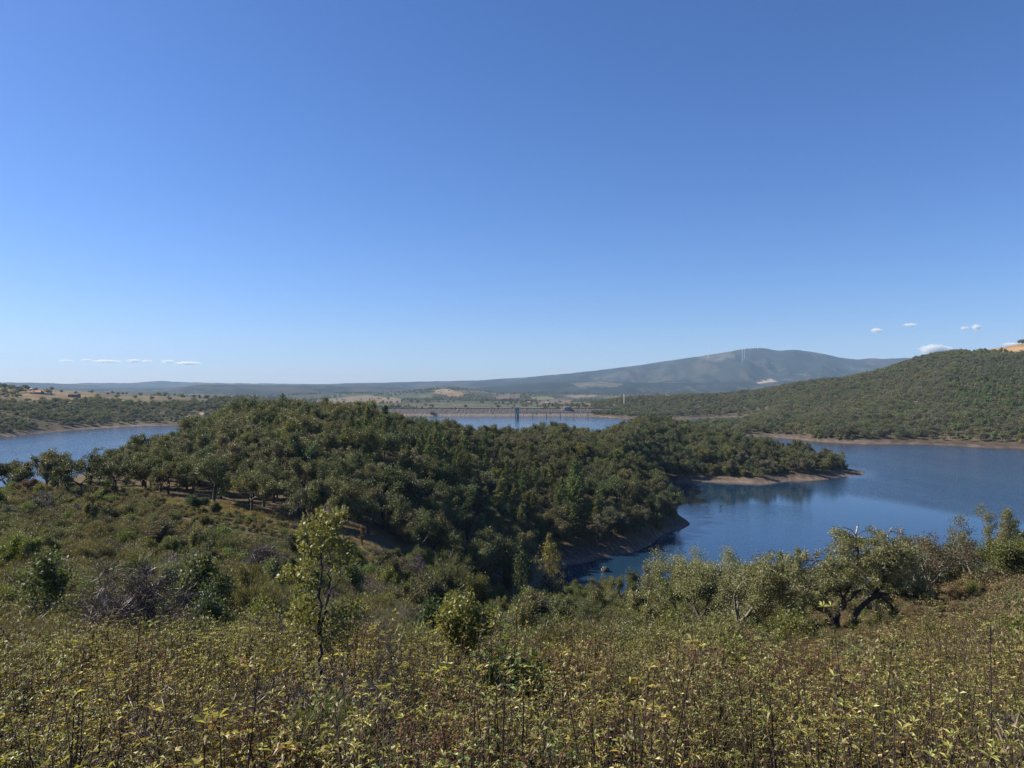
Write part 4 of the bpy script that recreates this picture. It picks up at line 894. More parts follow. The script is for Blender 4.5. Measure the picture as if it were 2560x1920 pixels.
near_tree("oak", "dead_tree", 906, 130, 1312, 13, 64, "tiny dead tree with orange leaves at the wood's foot", leaf="rust", m=20, rc=.2)
near_tree("oak", "dead_tree", 78, 152, 1196, 48, 65, "rusty brown tree by the track at the far left", leaf="rust", leaf2="oak_c")
near_tree("oak", "dead_tree", 40, 149, 1208, 42, 66, "reddish leafless tree at the far left edge of the wood", leaf="rust", bare=.4, minlev=0)
for k_, (u, d, vt, wp, tone, lb) in enumerate([(205, 147, 1132, 140, "oak_b", "large dark cork oak with a thick leaning trunk, left of the wood"), (118, 152, 1136, 75, "oak_c", "thin crowned cork oak against the left lake"), (20, 156, 1150, 90, "oak_b", "dark cork oak at the left edge against the lake"), (365, 160, 1132, 105, "oak_a", "round cork oak alone on the shaded bare slope"), (630, 143, 1172, 165, "oak_a", "broad olive cork oak above the bare red slope"), (792, 141, 1200, 85, "oak_a", "oak with slim trunk on the bare slope, behind the slim young oak"), (460, 165, 1150, 110, "oak_b", "dark oak casting shade at the upper end of the bare slope"), (290, 156, 1140, 90, "oak_a", "twin limbed oak between the large dark oak and the round one")]):
    near_tree("oak", "cork_oak", u, d, vt, wp, 70 + k_, lb, leaf=tone, lev=4, m=20, L=.26, W=.18, rc=.5)
near_tree("pine", "pine_tree", 706, 292, 984, 66, 80, "tallest dark pine on the peninsula's summit", r=.25)

bvr = np.random.default_rng(500); belt = [(tn, oak_meshes("bank_oak", 510 + i, tn, h=7, w=8, m=75 if i % 2 == 0 else 36, rc=.85, L=.19, W=.13, lev=4 if i % 2 else 3, minlev=1, sides=5, r=.2, trunk=1.2, flat=.9, bark="lichen" if i == 3 else "bark")) for i, tn in enumerate(["oak_n", "oak_y", "oak_b", "oak_c", "oak_a"])]
bw = {"oak_n": "pale olive", "oak_a": "olive", "oak_y": "yellowish", "oak_b": "dark", "oak_c": "grey brown"}
for q in range(36):
    u = 1415 + (2600 - 1415) * (q + bvr.uniform(.1, .9)) / 36; d = bvr.choice([bvr.uniform(62, 95), bvr.uniform(95, 165)]); vt = np.interp(u, [1415, 1600, 1700, 1900, 2060, 2300, 2600], [1478, 1452, 1425, 1415, 1400, 1350, 1345]) + bvr.uniform(-8, 38)
    z0 = hz(u, d); h = CZ - (vt - HV) / F * d - z0
    if h < 2.2 or h > 11: continue
    tn, ms = belt[int(bvr.integers(5))]; sw = float(np.clip(h * bvr.uniform(.85, 1.2), 3.5, 8.5)) / 8
    wh = "left of the leafy round oak" if u < 1690 else ("behind the leafy round oak" if u < 1830 else ("behind the broad spreading oak" if u < 2240 else "behind the half bare oaks"))
    plant("bank_oak", ms, (X(u, d), d, z0), float(bvr.uniform(0, 6.28)), (sw, sw, h / 7), "%s %s oak %s, %s" % (bw[tn], "tall" if h > 6 else "low", wh, "on the bank's upper part" if d < 95 else "near the water"), "tree", "oaks on the near bank " + wh)

# snags and the stump in the bay
def snag(u, v, s, seed, label):
    d = CZ * F / (v - HV); rg = np.random.default_rng(seed); mb = MB()
    for k in range(5):
        x0 = rg.uniform(-1, 1) * s; p = [np.array([x0, rg.uniform(-.5, .5), -1.0])]
        for q in range(4): p.append(p[-1] + np.array([rg.uniform(-.5, .6), rg.uniform(-.3, .3), rg.uniform(.3, .9)]) * s * .6)
        mb.tube(np.array(p), np.linspace(.13, .04, 5), 5)
        q = p[3]; mb.tube(np.array([q, q + np.array([rg.uniform(-1, 1), 0, rg.uniform(.2, .6)]) * s * .5, q + np.array([rg.uniform(-1, 1), 0, rg.uniform(.5, .9)]) * s * .7]), [.07, .05, .03], 4)
    o = obj("snag", mb.mesh("snag", M["bark"])); o.location = (X(u, d), d, 0); tag(o, label, "snag", "dead branches standing out of the bay")
snag(1803, 1271, 1.7, 1, "dark forked dead branches sticking out of the open bay")
snag(1722, 1256, 1.4, 2, "faint dead branches standing in the headland's reflection")
d = 213.0; e = root("floating_stump", (X(1513, d), d, 0), 0, 1, "dark round stump with a painted sunlit edge floating in the inlet", "stump")
th_, ph_ = np.meshgrid(np.linspace(0, 2 * math.pi, 15)[:-1], np.linspace(-math.pi / 2, math.pi / 2, 9))
rad_ = 1.05 * (1 + .22 * fbm(np.cos(th_) * 1.4 + 5, np.sin(th_) * 1.4 + ph_, 3, 91))
V = np.stack([rad_ * np.cos(ph_) * np.cos(th_), rad_ * np.cos(ph_) * np.sin(th_), .35 + rad_ * np.sin(ph_) * .95], -1)
i = np.arange(9 * 14).reshape(9, 14); i2 = np.roll(i, -1, 1); obj("body", mesh_quads("body", V.reshape(-1, 3), np.stack([i[:-1], i2[:-1], i2[1:], i[1:]], -1).reshape(-1, 4), M["stem"], smooth=True), e)
w_ = MB(); w_.tube(np.array([(-.95, -.4, .3), (-1.05, -.3, .8), (-.7, -.3, 1.2), (-.35, -.3, 1.45)]), [.12, .2, .16, .06], 6); obj("root", w_.mesh("root", M["deadwood"], True), e)  # pale knob on the sun side: the stump's sunlit edge put into its colour
w_ = MB(); w_.tube(np.array([(1.15, -.3, -1.4), (1.12, -.3, 0), (1.05, -.2, 1.0)]), [.06, .05, .03], 5); obj("stake", w_.mesh("stake", M["stem"]), e)

# ------------------------------------------------------------------ the wood on the peninsula
TONES = ["oak_a", "oak_b", "oak_c", "oak_y"]; TW = {"oak_a": "olive", "oak_b": "dark green", "oak_c": "grey brown", "oak_y": "yellowish"}
oakv = [(tn, oak_meshes("wood_oak", 100 + i, tn, h=7.6 + .5 * (i % 3), w=8.2 - .6 * (i % 4) + .8 * (i % 2), m=52, rc=.75 + .1 * (i % 3), L=.24, W=.17, lev=3, minlev=2 if i % 2 else 1, sides=4, r=.26, trunk=1.15 + .3 * (i % 3))) for i, tn in enumerate(["oak_a", "oak_b", "oak_a", "oak_c", "oak_b", "oak_a", "oak_c", "oak_y", "oak_b"])]
pinev = [pine_meshes("wood_pine", 140 + i, h=10.2, w=3.7 + .4 * i, m=16, L=.34, W=.15) for i in range(4)]
shorev = [(tn, oak_meshes("shore_tree", 160 + i, tn, h=4.4, w=5.2, m=44, rc=.7, L=.22, W=.15, lev=3, minlev=2, sides=4, r=.12, trunk=.5, limbs=(4, 6))) for i, tn in enumerate(["oak_y", "oak_a", "oak_y", "oak_c"])]
px_, py_ = jgrid(-210, 330, 132, 780, 5.3, 5); pz_ = height(px_, py_); pu, pv, pd = uvd(px_, py_, pz_)
dmin = np.interp(pu, [-200, 0, 300, 430, 520, 600, 700, 800, 870, 940, 1050, 1200, 1330, 1420], [154, 154, 160, 150, 147, 145, 142, 138, 137, 138, 142, 158, 188, 215])
prg = np.random.default_rng(9); rnd = prg.random(len(px_))
dens = np.where((pu < 420) & (pd < 190), .8, np.where((pu < 1000) & (pd < dmin + 12), .75, .98))
keep = (pd > dmin) & (pz_ > 2.3 + fbm(px_ / 12, py_ / 12, 2, 15)) & (pu > -330) & (pu < 2200) & (rnd < dens)
keep &= ~((pu < 240) & (pd > 170)) 
keep &= visible(px_, py_, pz_ + 8.0)
px_, py_, pz_, pu, pv, pd = (a[keep] for a in (px_, py_, pz_, pu, pv, pd)); n = len(px_)
psc = prg.uniform(.66, 1.1, n) + .3 * (prg.random(n) < .22); prz = prg.uniform(0, 6.28, n); psc = np.where((pu < 270) & (pd < 200), psc * .74, psc * np.interp(pu, [270, 420, 560], [.70, .76, 1.0]) * np.where((pu > 930) & (pu < 1330) & (pd > 265), .82, 1))
kind = np.zeros(n, int)
pn = fbm(px_ / 28, py_ / 28, 3, 18)
pine_zone = (pu > 860) & (pu < 1500) & (pd > 185) & (pd < np.interp(pu, [860, 1100, 1300, 1500], [270, 292, 325, 330])) & (pn > -0.05)
kind[pine_zone & (prg.random(n) < .55)] = 1
kind[(pz_ < 5.0) & (pu > 1180) & (prg.random(n) < .6)] = 2; psc = np.where((pz_ < 9) & (pu > 1180), psc * 1.15, psc)
kind[(pu > 1850) & (prg.random(n) < .6)] = 2
SIZE = lambda s: "small" if s < .86 else ("tall" if s > 1.08 else "middling")
def zone(u, v, d):
    if d < 330 and u < 260: return "on the left saddle above the scrub"
    if u < 560: return "on the wood's left shoulder towards the lake" if d > 190 else "at the wood's lower left edge"
    if u < 900: return "near the peninsula's summit" if d > 225 else "on the slope above the dry grass strip"
    if u < 1180: return "on the ridge in front of the dam lake" if d > 265 else ("low on the wood's shaded middle flank" if d < 195 else "half way up the wood's middle flank")
    if u < 1480: return "along the ridge below the footbridge" if d > 300 else ("at the foot of the wood by the inlet" if d < 235 else "on the flank above the inlet")
    if d < 345: return "on the first headland"
    if u > 1750: return "on the second headland"
    return "on the neck behind the two headlands"
app = psc / pd * (pu > -50); stuff_p = [[], [], []]
NAMES = ["cork_oak", "pine_tree", "shore_tree"]
for kd in (0, 1, 2):
    ids = np.where(kind == kd)[0]; ids = ids[np.argsort(-app[ids])]
    lim = {0: 265, 1: 290, 2: 280}[kd]
    for q, i in enumerate(ids):
        if kd == 0: vi = int(prg.integers(len(oakv)))
        elif kd == 1: vi = int(prg.integers(len(pinev)))
        else: vi = int(prg.integers(len(shorev)))
        if q >= lim: stuff_p[kd].append((i, vi)); continue
        zn = zone(pu[i], pv[i], pd[i]); s = float(psc[i]); loc = (float(px_[i]), float(py_[i]), float(pz_[i]))
        if kd == 0: tn, ms = oakv[vi]; lb = "%s %s oak %s" % (SIZE(s), TW[tn], zn); gp = "oaks " + zn
        elif kd == 1: ms = pinev[vi]; lb = "%s light green cone shaped pine %s" % (SIZE(s), zn); gp = "pines " + zn
        else: tn, ms = shorev[vi]; lb = "%s %s bushy tree %s" % (SIZE(s), TW[tn], zn); gp = "bushy shore trees " + zn
        if kd == 1: s *= prg.uniform(.8, 1.15)
        plant(NAMES[kd], ms, loc, float(prz[i]), (s * prg.uniform(.9, 1.12), s * prg.uniform(.9, 1.12), s * prg.uniform(.88, 1.1)), lb, "tree", gp)
for kd, (nm, vs, lb) in enumerate([("oak_wood", [v[1] for v in oakv], "far oaks of the wood on the peninsula"), ("pine_wood", pinev, "far pines of the wood"), ("shore_wood", [v[1] for v in shorev], "bushy trees along the far headland")]):
    if stuff_p[kd]:
        ii = np.array([a for a, _ in stuff_p[kd]]); scatter(nm, np.stack([px_[ii], py_[ii], pz_[ii]], 1), prz[ii], psc[ii], [b_ for _, b_ in stuff_p[kd]], vs, lb)
print("peninsula trees", n, [(kind == k).sum() for k in range(3)])

# ------------------------------------------------------------------ wooded hills across the water
def far_meshes(name, seed, leaf, h, w, n=1700, L=.5, W=.38, nb=17):
    rg = np.random.default_rng(seed); tb, cb = MB(), MB()
    tb.tube(np.array([(0, 0, -1), (.1, 0, h * .3), (0, .1, h * .7)]), [.3, .24, .08], 4)
    c = unit(rg.normal(0, 1, (nb, 3))) * rg.uniform(.4, 1, (nb, 1)) * np.array([w / 2 - .6, w / 2 - .6, h * .33]) + np.array([0, 0, h * .58])
    clump_leaves(cb, rg, c, n // nb, w * .2, L, W, 0, .8)
    return tb.mesh(name + "_trunk", M["bark"]), cb.mesh(name + "_crown", M[leaf])
farv = [(tn, far_meshes("hill_tree", 200 + i, tn, 7.2, 9.2)) for i, tn in enumerate(["oak_a", "oak_c", "oak_a", "oak_c", "oak_b", "oak_y"])]
farp = [far_meshes("hill_pine", 220 + i, "pine", 8.5, 4.6, nb=12) for i in range(2)]
farvs = [v[1] for v in farv] + farp
def hill(name, stuffname, x0, x1, y0, y1, sp, maskf, label_of, cat, lim, seed, h0=.6, h1=1.15, pines=None):
    x_, y_ = jgrid(x0, x1, y0, y1, sp, seed); z_ = height(x_, y_); u, v, d = uvd(x_, y_, z_); rg = np.random.default_rng(seed)
    k = maskf(x_, y_, z_, u, v, d, rg.random(len(x_))); k &= (u > -300) & (u < 2900)
    k &= visible(x_, y_, z_ + 6.0, 3.0)
    x_, y_, z_, u, v, d = (a[k] for a in (x_, y_, z_, u, v, d)); n = len(x_); sc = rg.uniform(h0, h1, n); rz = rg.uniform(0, 6.28, n)
    vi = rg.integers(0, len(farv), n)
    tonen = fbm(x_ / 90, y_ / 130, 3, seed + 7); sc = rg.uniform(h0 - .08, h1 + .2, n) * (1 + .2 * tonen); swp = rg.random(n) < .65; vi = np.where(swp & (tonen > .12), rg.choice([0, 1, 3, 5], n), np.where(swp & (tonen < -.12), rg.choice([4, 2, 4, 1], n), vi))
    if pines is not None: pm = pines(x_, y_, z_, u, v, d) & (rg.random(n) < .6); vi[pm] = len(farv) + rg.integers(0, len(farp), pm.sum())
    o_ = np.argsort(-(sc / d) * ((u > -40) & (u < 2600))); ind = o_[:lim]; rest = o_[lim:]
    for i in ind:
        tn = "light green" if vi[i] >= len(farv) else TW[farv[vi[i]][0]]
        lb, gp = label_of(u[i], v[i], d[i], tn, "small" if sc[i] < .8 else "rounded"); s = float(sc[i])
        plant(name, farvs[vi[i]], (float(x_[i]), float(y_[i]), float(z_[i])), float(rz[i]), s, lb, cat, gp)
    if len(rest): scatter(stuffname, np.stack([x_[rest], y_[rest], z_[rest]], 1), rz[rest], sc[rest], vi[rest], farvs, "trees massed over the hill across the water")
    print(name, n)
infield = lambda u, v: np.any([inpoly(u, v, p) for d0, d1, c, p in FIELDS if d1 == 2000], axis=0)
def mask_r(x, y, z, u, v, d, r):
    nn = fbm(x / 70, y / 70, 3, 33); slope = (u > 1950) & (d < 1480)
    dn = np.where(slope, np.clip(.93 + nn * .5, .4, .98), np.where(u > 1950, .6, np.clip(.62 + nn * .9, .1, .95)))
    dn = np.where((d < 1180) & (u < 1960), .95, dn)
    return (u > 1480) & (z > 2.8) & (r < dn) & (~infield(u, v) | (r < .004)) & (d > 560) & ~((u < 1720) & (d < 1250))
def lab_r(u, v, d, tn, sz):
    w = "just above the far bank's waterline" if d < 760 and u > 1950 else ("on the low spit across the bay" if u < 1960 else ("at the right edge of the far hillside" if u > 2380 else ("in the middle of the far hillside" if u > 2180 else "on the left end of the far hillside")))
    return "%s %s tree %s" % (sz, tn, w), "trees " + w
hill("hillside_oak", "hillside_wood", 150, 1150, 600, 1850, 7.2, mask_r, lab_r, "tree", 300, 41, pines=lambda x, y, z, u, v, d: (u > 2380) & (fbm(x / 60, y / 60, 2, 8) > -.1))
def mask_l(x, y, z, u, v, d, r):
    nn = fbm(x / 60, y / 60, 3, 34); top = v < 1003
    dn = np.where(top, .2 + .35 * (nn > .15), np.clip(.75 + nn * .8, .1, .97))
    return (u < 900) & (z > 2.8) & (d > 760) & (r < dn) & (~infield(u, v) | (r < .035)) & ~((u < 210) & (v > 996) & (v < 1006) & (d < 1345))
def lab_l(u, v, d, tn, sz):
    w = "just above the left lake's far bank" if d < 1130 and v > 1035 else ("at the left edge of the hill across the left lake" if u < 150 else ("half way up the hill across the left lake" if u < 380 else "on the right end of the hill across the left lake"))
    return "%s %s tree %s" % (sz, tn, w), "trees " + w
hill("lakeside_oak", "lakeside_wood", -1050, -150, 760, 1750, 9.0, mask_l, lab_l, "tree", 300, 42)
# trees of the valley beyond the dam
fx, fy = [], []
vr = np.random.default_rng(77)
x_, y_ = jgrid(-1500, 1500, 1560, 5000, 17, 78); u, v, d = uvd(x_, y_, height(x_, y_) if False else np.zeros(len(x_)))
k = (u > 300) & (u < 2000); x_, y_ = x_[k], y_[k]; z_ = height(x_, y_); u, v, d = uvd(x_, y_, z_)
nn = fbm(x_ / 160, y_ / 220, 4, 79); dn = np.clip(.12 + nn * 1.3, .015, .8); ff = np.any([inpoly(u, v, p) for d0, d1, c, p in FIELDS if d0 == 1900], axis=0)
k = (vr.random(len(x_)) < np.where(ff, .01, dn)) & visible(x_, y_, z_ + 7, 2.0) & (z_ > .5); x_, y_, z_ = x_[k], y_[k], z_[k]; n = len(x_); print("valley", n)
scatter("valley_woodland", np.stack([x_, y_, z_], 1), vr.uniform(0, 6.28, n), vr.uniform(.7, 1.5, n), vr.integers(0, len(farvs), n), farvs, "hedges and scattered trees in the valley beyond the dam")
for u, d, s, lb in ((1080, 1484, 1.1, "round bush on the dam's stony face"), (1231, 1486, .45, "small bush on the dam's face left of the tower"), (1340, 1486, .5, "small bush on the dam's face behind the footbridge"), (1375, 1486, .5, "small bush on the dam's face near the gatehouse")):
    plant("bush", farvs[1], (X(u, d), d, 2.0), 1.0, (s * 1.3, s * 1.3, s), lb, "bush", None)

# ------------------------------------------------------------------ scrub of the hollow and the near slopes
heathv = [bush_meshes("heath", 240 + i, lf, h=1.35, w=1.7, stems=30, m=24, L=.11, W=.055, rc=.17) for i, lf in enumerate(["heath", "broom", "heath", "oak_y", "heath", "broom", "tan"])]
broomv = [bush_meshes("broom", 250 + i, lf, h=1.9, w=2.2, stems=44, m=30, L=.17, W=.03, rc=.2, wand=.25, lob=3) for i, lf in enumerate(["broom", "broom", "heath"])]
greyv = [bush_meshes("grey_shrub", 256 + i, lf, h=1.7, w=2.3, stems=40, m=18, L=.3, W=.014, rc=.2, wand=.1) for i, lf in enumerate(["twigs", "heath"])]
freshv = [bush_meshes("fresh_shrub", 260, "fresh", h=1.9, w=1.8, stems=34, m=22, L=.12, W=.07, rc=.2)]
willv = [bush_meshes("willow_bush", 261, "willow", h=1.3, w=1.8, stems=34, m=20, L=.11, W=.04, rc=.2)]
sets = [("heath_shrub", heathv), ("broom_shrub", broomv), ("bare_shrub", greyv), ("green_shrub", freshv), ("willow_shrub", willv)]
flat_sets = [m_ for _, vs in sets for m_ in vs]; offs = np.cumsum([0] + [len(vs) for _, vs in sets])
cx_, cy_ = [], []
for y0, y1, sp in ((9, 40, 1.05), (40, 80, 1.35), (80, 215, 1.9)):
    a, b_ = jgrid(-.72 * y1, .72 * y1, y0, y1, sp, int(y0)); cx_.append(a); cy_.append(b_)
x_, y_ = np.concatenate(cx_), np.concatenate(cy_); z_ = height(x_, y_); u, v, d = uvd(x_, y_, z_); rg = np.random.default_rng(55); r = rg.random(len(x_))
dlim = np.interp(u, [-200, 0, 300, 430, 520, 600, 700, 800, 870, 940, 1050, 1200, 1330, 1420, 1500, 3000], [150, 150, 156, 141, 139, 138, 135, 131, 130, 128, 143, 160, 180, 190, 190, 205])
near0 = np.interp(u, [0, 900, 1500, 2560], [17, 15, 14, 17]) + 4 * fbm(x_ / 5, y_ / 5, 2, 63)
k = (u > -450) & (u < 3050) & (d < dlim) & (z_ > 1.4) & (d > near0) & (r < np.where(d < 26, .5, .93))
k &= ~((u > -50) & (u < 1000) & (np.abs(d - np.interp(u, TRK[:, 0], TRK[:, 1])) < 3.0) & (r > .62))
k &= ~(np.hypot(u - 1335, (d - 172) * 4) < 40)
k &= visible(x_, y_, z_ + 1.8, 0.5)
x_, y_, z_, u, v, d, dlim = (a[k] for a in (x_, y_, z_, u, v, d, dlim)); n = len(x_)
nn = fbm(x_ / 9, y_ / 9, 3, 61); n2_ = fbm(x_ / 14, y_ / 14, 3, 62); rr_ = rg.random(n)
kd = np.zeros(n, int); kd[nn > .38] = 1; kd[(n2_ > .4) & (u < 1250) & (rr_ < .7)] = 2; kd[rr_ > .955] = 3
kd[(u > 1180) & (u < 1480) & (d > 35) & (d < 110) & (rr_ < .45)] = 4
kd[(kd == 1) & (u > 1880) & (u < 2480) & (d < 64)] = 0
vid = np.array([offs[q] + rg.integers(len(sets[q][1]) - (q == 0)) for q in kd]); vid[(kd == 0) & (u > 2000) & (d < 75) & (rg.random(n) < .6)] = 6; vid[(kd == 0) & (rg.random(n) < .06)] = 6; sc = rg.uniform(.6, 1.25, n) * np.where(d > 80, 1.15, 1); sc = np.where((u > 430) & (u < 1010) & (d > dlim - 22), sc * .6, sc); sc = np.where((u > 1880) & (u < 2480) & (d > 20) & (d < 64), sc * .5, sc); rz = rg.uniform(0, 6.28, n)
app = np.where((u > -40) & (u < 2600), sc / d, 0); rest = []
def szone(u, d):
    if u > 1750: return "on the near slope under the oaks at right" if d < 60 else "on the bank between the oaks and the bay"
    if u > 1150: return "on the slope dropping to the inlet"
    if d < 45: return "just beyond the near rockroses at left" if u < 640 else "just beyond the near rockroses at centre"
    if d < 95: return "in the middle of the left scrub" if u < 640 else "in the hollow below the wood"
    return "on the upper edge of the left scrub" if u < 640 else "at the wood's foot"
desc = ["%s brown green heath bush %s", "%s olive broom bush with upright wands %s", "%s grey leafless bush %s", "%s bright green bush %s", "%s silvery willow bush %s"]
cnt = [0] * 5; order = np.argsort(-app)
for i in order:
    q = kd[i]
    if app[i] > 0 and cnt[q] < (290 if q < 2 else 200):
        cnt[q] += 1; zn = szone(u[i], d[i]); s = float(sc[i]); ds_ = "%s dry tan heath bush %s" if vid[i] == 6 else desc[q]
        ms = flat_sets[vid[i]]; e = root(sets[q][0], (float(x_[i]), float(y_[i]), float(z_[i])), float(rz[i]), s, ds_ % ("low" if s < .85 else ("large" if s > 1.12 else "middling"), zn), "shrub", sets[q][0].replace("_", " ") + "s " + zn)
        obj("stems", ms[0], e); obj("foliage", ms[1], e)
    else: rest.append(i)
rest = np.array(rest); scatter("scrub", np.stack([x_[rest], y_[rest], z_[rest]], 1), rz[rest], sc[rest], vid[rest], flat_sets, "heath and broom covering the hollow and slopes")
print("scrub", n, cnt)

# dry grass on the strip at the wood's foot
M["straw"] = leafmat("dry_grass", [(0, (0.13, 0.115, 0.055)), (0.6, (0.21, 0.185, 0.085)), (1, (0.30, 0.26, 0.13))], jitter=0.2)
def tuft(seed):
    rg = np.random.default_rng(seed); mb = MB(); n_t = 60; a = rg.uniform(0, 6.28, n_t); rr_t = rg.random(n_t) * .35
    mb.leaves(np.stack([np.cos(a) * rr_t, np.sin(a) * rr_t, np.full(n_t, -.03)], 1), np.stack([np.cos(a) * .35, np.sin(a) * .35, np.ones(n_t)], 1) + rg.normal(0, .2, (n_t, 3)), unit(rg.normal(0, 1, (n_t, 3))), rg.uniform(.25, .6, n_t), .035)
    return (mb.mesh("dry_grass_tuft", M["straw"]),)
tx, ty = jgrid(-95, -18, 112, 165, .95, 640); tz = height(tx, ty); u, v, d = uvd(tx, ty, tz); rg = np.random.default_rng(641)
k = (u > 60) & (u < 1010) & (np.abs(d - np.interp(u, TRK[:, 0], TRK[:, 1]) + 0.5) < 9 + 4 * fbm(tx / 6, ty / 6, 2, 19)) & (rg.random(len(tx)) < .8); n = int(k.sum())
scatter("dry_grass", np.stack([tx[k], ty[k], tz[k]], 1), rg.uniform(0, 6.28, n), rg.uniform(.6, 1.5, n), rg.integers(0, 3, n), [tuft(q) for q in range(3)], "straw coloured grass along the foot of the wood")
# ------------------------------------------------------------------ young trees scattered through the scrub
sapv = [("yellow green", "fresh"), ("olive", "oak_a"), ("dark green", "oak_b"), ("yellowish", "oak_y"), ("grey brown", "oak_c"), ("silvery", "willow"), ("leafless grey", "twigs")]
sapm = [oak_meshes("sapling", 620 + i, lf, h=3.2, w=2.4 if i % 2 else 3.0, m=60 if lf != "twigs" else 50, rc=.42, L=.13 if lf != "twigs" else .4, W=.085 if lf != "twigs" else .02, lev=3, minlev=0 if lf == "twigs" else 1, sides=5, r=.07, trunk=.45, limbs=(3, 4), flat=1.0, bark="twig" if lf == "twigs" else "bark") for i, (_, lf) in enumerate(sapv)]
sx_, sy_ = jgrid(-110, 45, 30, 190, 8.5, 630); sz_ = height(sx_, sy_); u, v, d = uvd(sx_, sy_, sz_); rg = np.random.default_rng(631)
k = (u > -40) & (u < 1420) & (d < np.interp(u, [0, 430, 700, 940, 1050, 1200, 1330, 1420], [145, 128, 124, 118, 135, 155, 178, 185])) & (sz_ > 1.5) & (rg.random(len(sx_)) < np.where(u > 850, .85, .55)) & visible(sx_, sy_, sz_ + 3.5, .5)
k &= ~((u > 580) & (u < 900) & (d < 60))
for i in np.where(k)[0]:
    q = int(rg.choice(7, p=[.18, .25, .22, .16, .09, .06, .04])); s_ = float(rg.uniform(.6, 1.25)) * (1.2 if u[i] > 850 else 1.0)
    wh = szone(u[i], d[i]); side = "far left" if u[i] < 320 else ("left" if u[i] < 640 else ("left of centre" if u[i] < 960 else "near the centre"))
    plant("young_tree", sapm[q], (float(sx_[i]), float(sy_[i]), float(sz_[i])), float(rg.uniform(0, 6.28)), (s_, s_, s_ * float(rg.uniform(.9, 1.25))), "%s %s young tree %s" % ("small" if s_ < .85 else ("large" if s_ > 1.2 else "middling"), sapv[q][0], wh), "tree", "young trees " + wh)
# ------------------------------------------------------------------ rockroses in the foreground
rockv = [rockrose_meshes("rockrose", 270 + i, h=1.6, w=1.0 + .1 * (i % 3), stems=15 + 2 * (i % 4), ls=(.88, .72, 1.02)[i % 3]) for i in range(8)]
rockv += [rockrose_meshes("rockrose", 280 + i, h=1.5, w=1.1, stems=16 + 2 * i, low="rockr", tip="rockt" if i else "rockr") for i in range(3)]
rockv += [rockrose_meshes("rockrose", 284 + i, h=1.65, w=1.0, stems=14 + 2 * i, low="rock", tip="rockg", ls=.95) for i in range(3)]
rockv += [greyv[1], freshv[0], greyv[0]]
RT = ["yellow green"] * 8 + ["reddish brown"] * 3 + ["fresh green"] * 3 + ["bare twiggy", "bright green leafy", "grey bare twiggy"]
xs, ys = jgrid(-26, 26, 2.6, 33, .66, 66); zs = height(xs, ys); u, v, d = uvd(xs, ys, zs); rg = np.random.default_rng(67)
k = (u > -900) & (u < 3500) & (rg.random(len(xs)) < .93 - sstep(13, 29, d + 7 * fbm(xs / 4, ys / 4, 3, 68)) * .85)
xs, ys, zs, u, v, d = (a[k] for a in (xs, ys, zs, u, v, d)); n = len(xs)
sc = rg.uniform(.68, 1.2, n) * (1 + .34 * fbm(xs / 1.9, ys / 1.9, 2, 69)); rz = rg.uniform(0, 6.28, n); vi = rg.integers(0, 8, n); pn_ = fbm(xs / 1.7, ys / 2.4, 3, 72); qn_ = fbm(xs / 2.2 + 40, ys / 3.0, 3, 73); w_ = rg.random(n)
vi = np.where((pn_ > .16) & (w_ < .65), 8 + rg.integers(0, 3, n), vi); vi = np.where((qn_ > .2) & (w_ < .6), 11 + rg.integers(0, 3, n), vi); vi = np.where((qn_ < -.28) & (w_ > .45) & (d > 6), 14 + 2 * rg.integers(0, 2, n), vi); vi = np.where((w_ > .985) & (d > 7), 15, vi)
sc = np.where(vi >= 14, sc * .72, sc) * (1 + .16 * fbm(xs / 5, ys / 5, 2, 74))
kk_ = ((CZ - zs - 1.75 * sc) / d > np.where(d < 7, .365, np.interp(d, [7, 12], [.35, .315]))) | (d > 12); kk_ &= d > 3.6; xs, ys, zs, u, v, d, sc, rz, vi = (a[kk_] for a in (xs, ys, zs, u, v, d, sc, rz, vi)); n = len(xs)
infr = (CZ - zs - 1.7 * sc) / d * F + HV < 1930
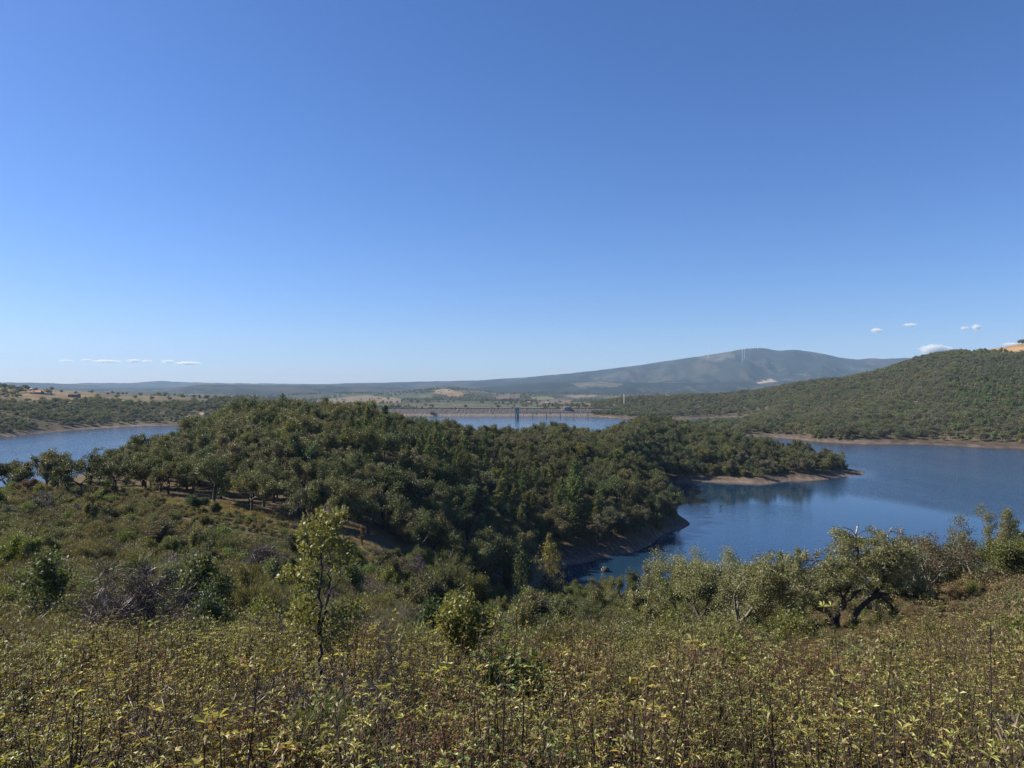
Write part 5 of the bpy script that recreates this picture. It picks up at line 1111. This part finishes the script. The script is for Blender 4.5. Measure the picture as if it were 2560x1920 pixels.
app = np.where(infr & (u > -40) & (u < 2600), sc / d, 0); order = np.argsort(-app); ind = order[:295]; rest = order[295:]
RC = [(320, "below the far left scrub"), (640, "below the leafless trees"), (960, "below the slim young oak"), (1280, "below the low rounded young oak"), (1600, "below the inlet"), (1920, "below the leafy round oak"), (2240, "below the broad spreading oak"), (9999, "below the half bare oaks")]
def rzone(u, d): return ("in the nearest row " if d < 6 else ("in the middle rows " if d < 9.5 else "in the further rows ")) + next(t_ for x_, t_ in RC if u < x_)
for i in ind:
    zn = rzone(u[i], d[i]); s = float(sc[i])
    tn = RT[vi[i]]; nm = "rockrose_shrub" if vi[i] < 14 else ("twiggy_shrub" if vi[i] != 15 else "green_shrub")
    e = root(nm, (float(xs[i]), float(ys[i]), float(zs[i])), float(rz[i]), (s, s, s * rg.uniform(.92, 1.1)), "%s %s %s %s" % ("low" if s < .88 else ("tall" if s > 1.04 else "middling"), tn, "rockrose" if vi[i] < 14 else "shrub", zn), "shrub", ("rockroses " if vi[i] < 14 else "shrubs ") + zn)
    obj("stems", rockv[vi[i]][0], e); obj("leaves", rockv[vi[i]][1], e)
for q, (u_, d_, vt, lb) in enumerate([(1965, 5.0, 1625, "tallest dark rockrose stalk standing clear of the shrubs at lower right"), (2185, 6.2, 1530, "thin rockrose stalk with bright leaf tips below the half bare oaks"), (2440, 6.0, 1600, "leaning rockrose stalk near the right edge of the view"), (1640, 5.4, 1690, "dark rockrose stalk below the small leaning oak"), (285, 5.2, 1640, "bare dark rockrose stalk rising at the lower left"), (1190, 4.8, 1745, "short dark rockrose stalk at the bottom centre")]):
    z0 = hz(u_, d_); ms = rockrose_meshes("rockrose_stalk", 290 + q, h=CZ - (vt - HV) / F * d_ - z0, w=.7, stems=3)
    e = root("rockrose_stalk", (X(u_, d_), d_, z0), 0, 1, lb, "shrub", "tall rockrose stalks"); obj("stems", ms[0], e); obj("leaves", ms[1], e)
scatter("rockrose_thicket", np.stack([xs[rest], ys[rest], zs[rest]], 1), rz[rest], sc[rest], vi[rest], rockv, "further rockroses closing into a thicket")
print("rockrose", n)
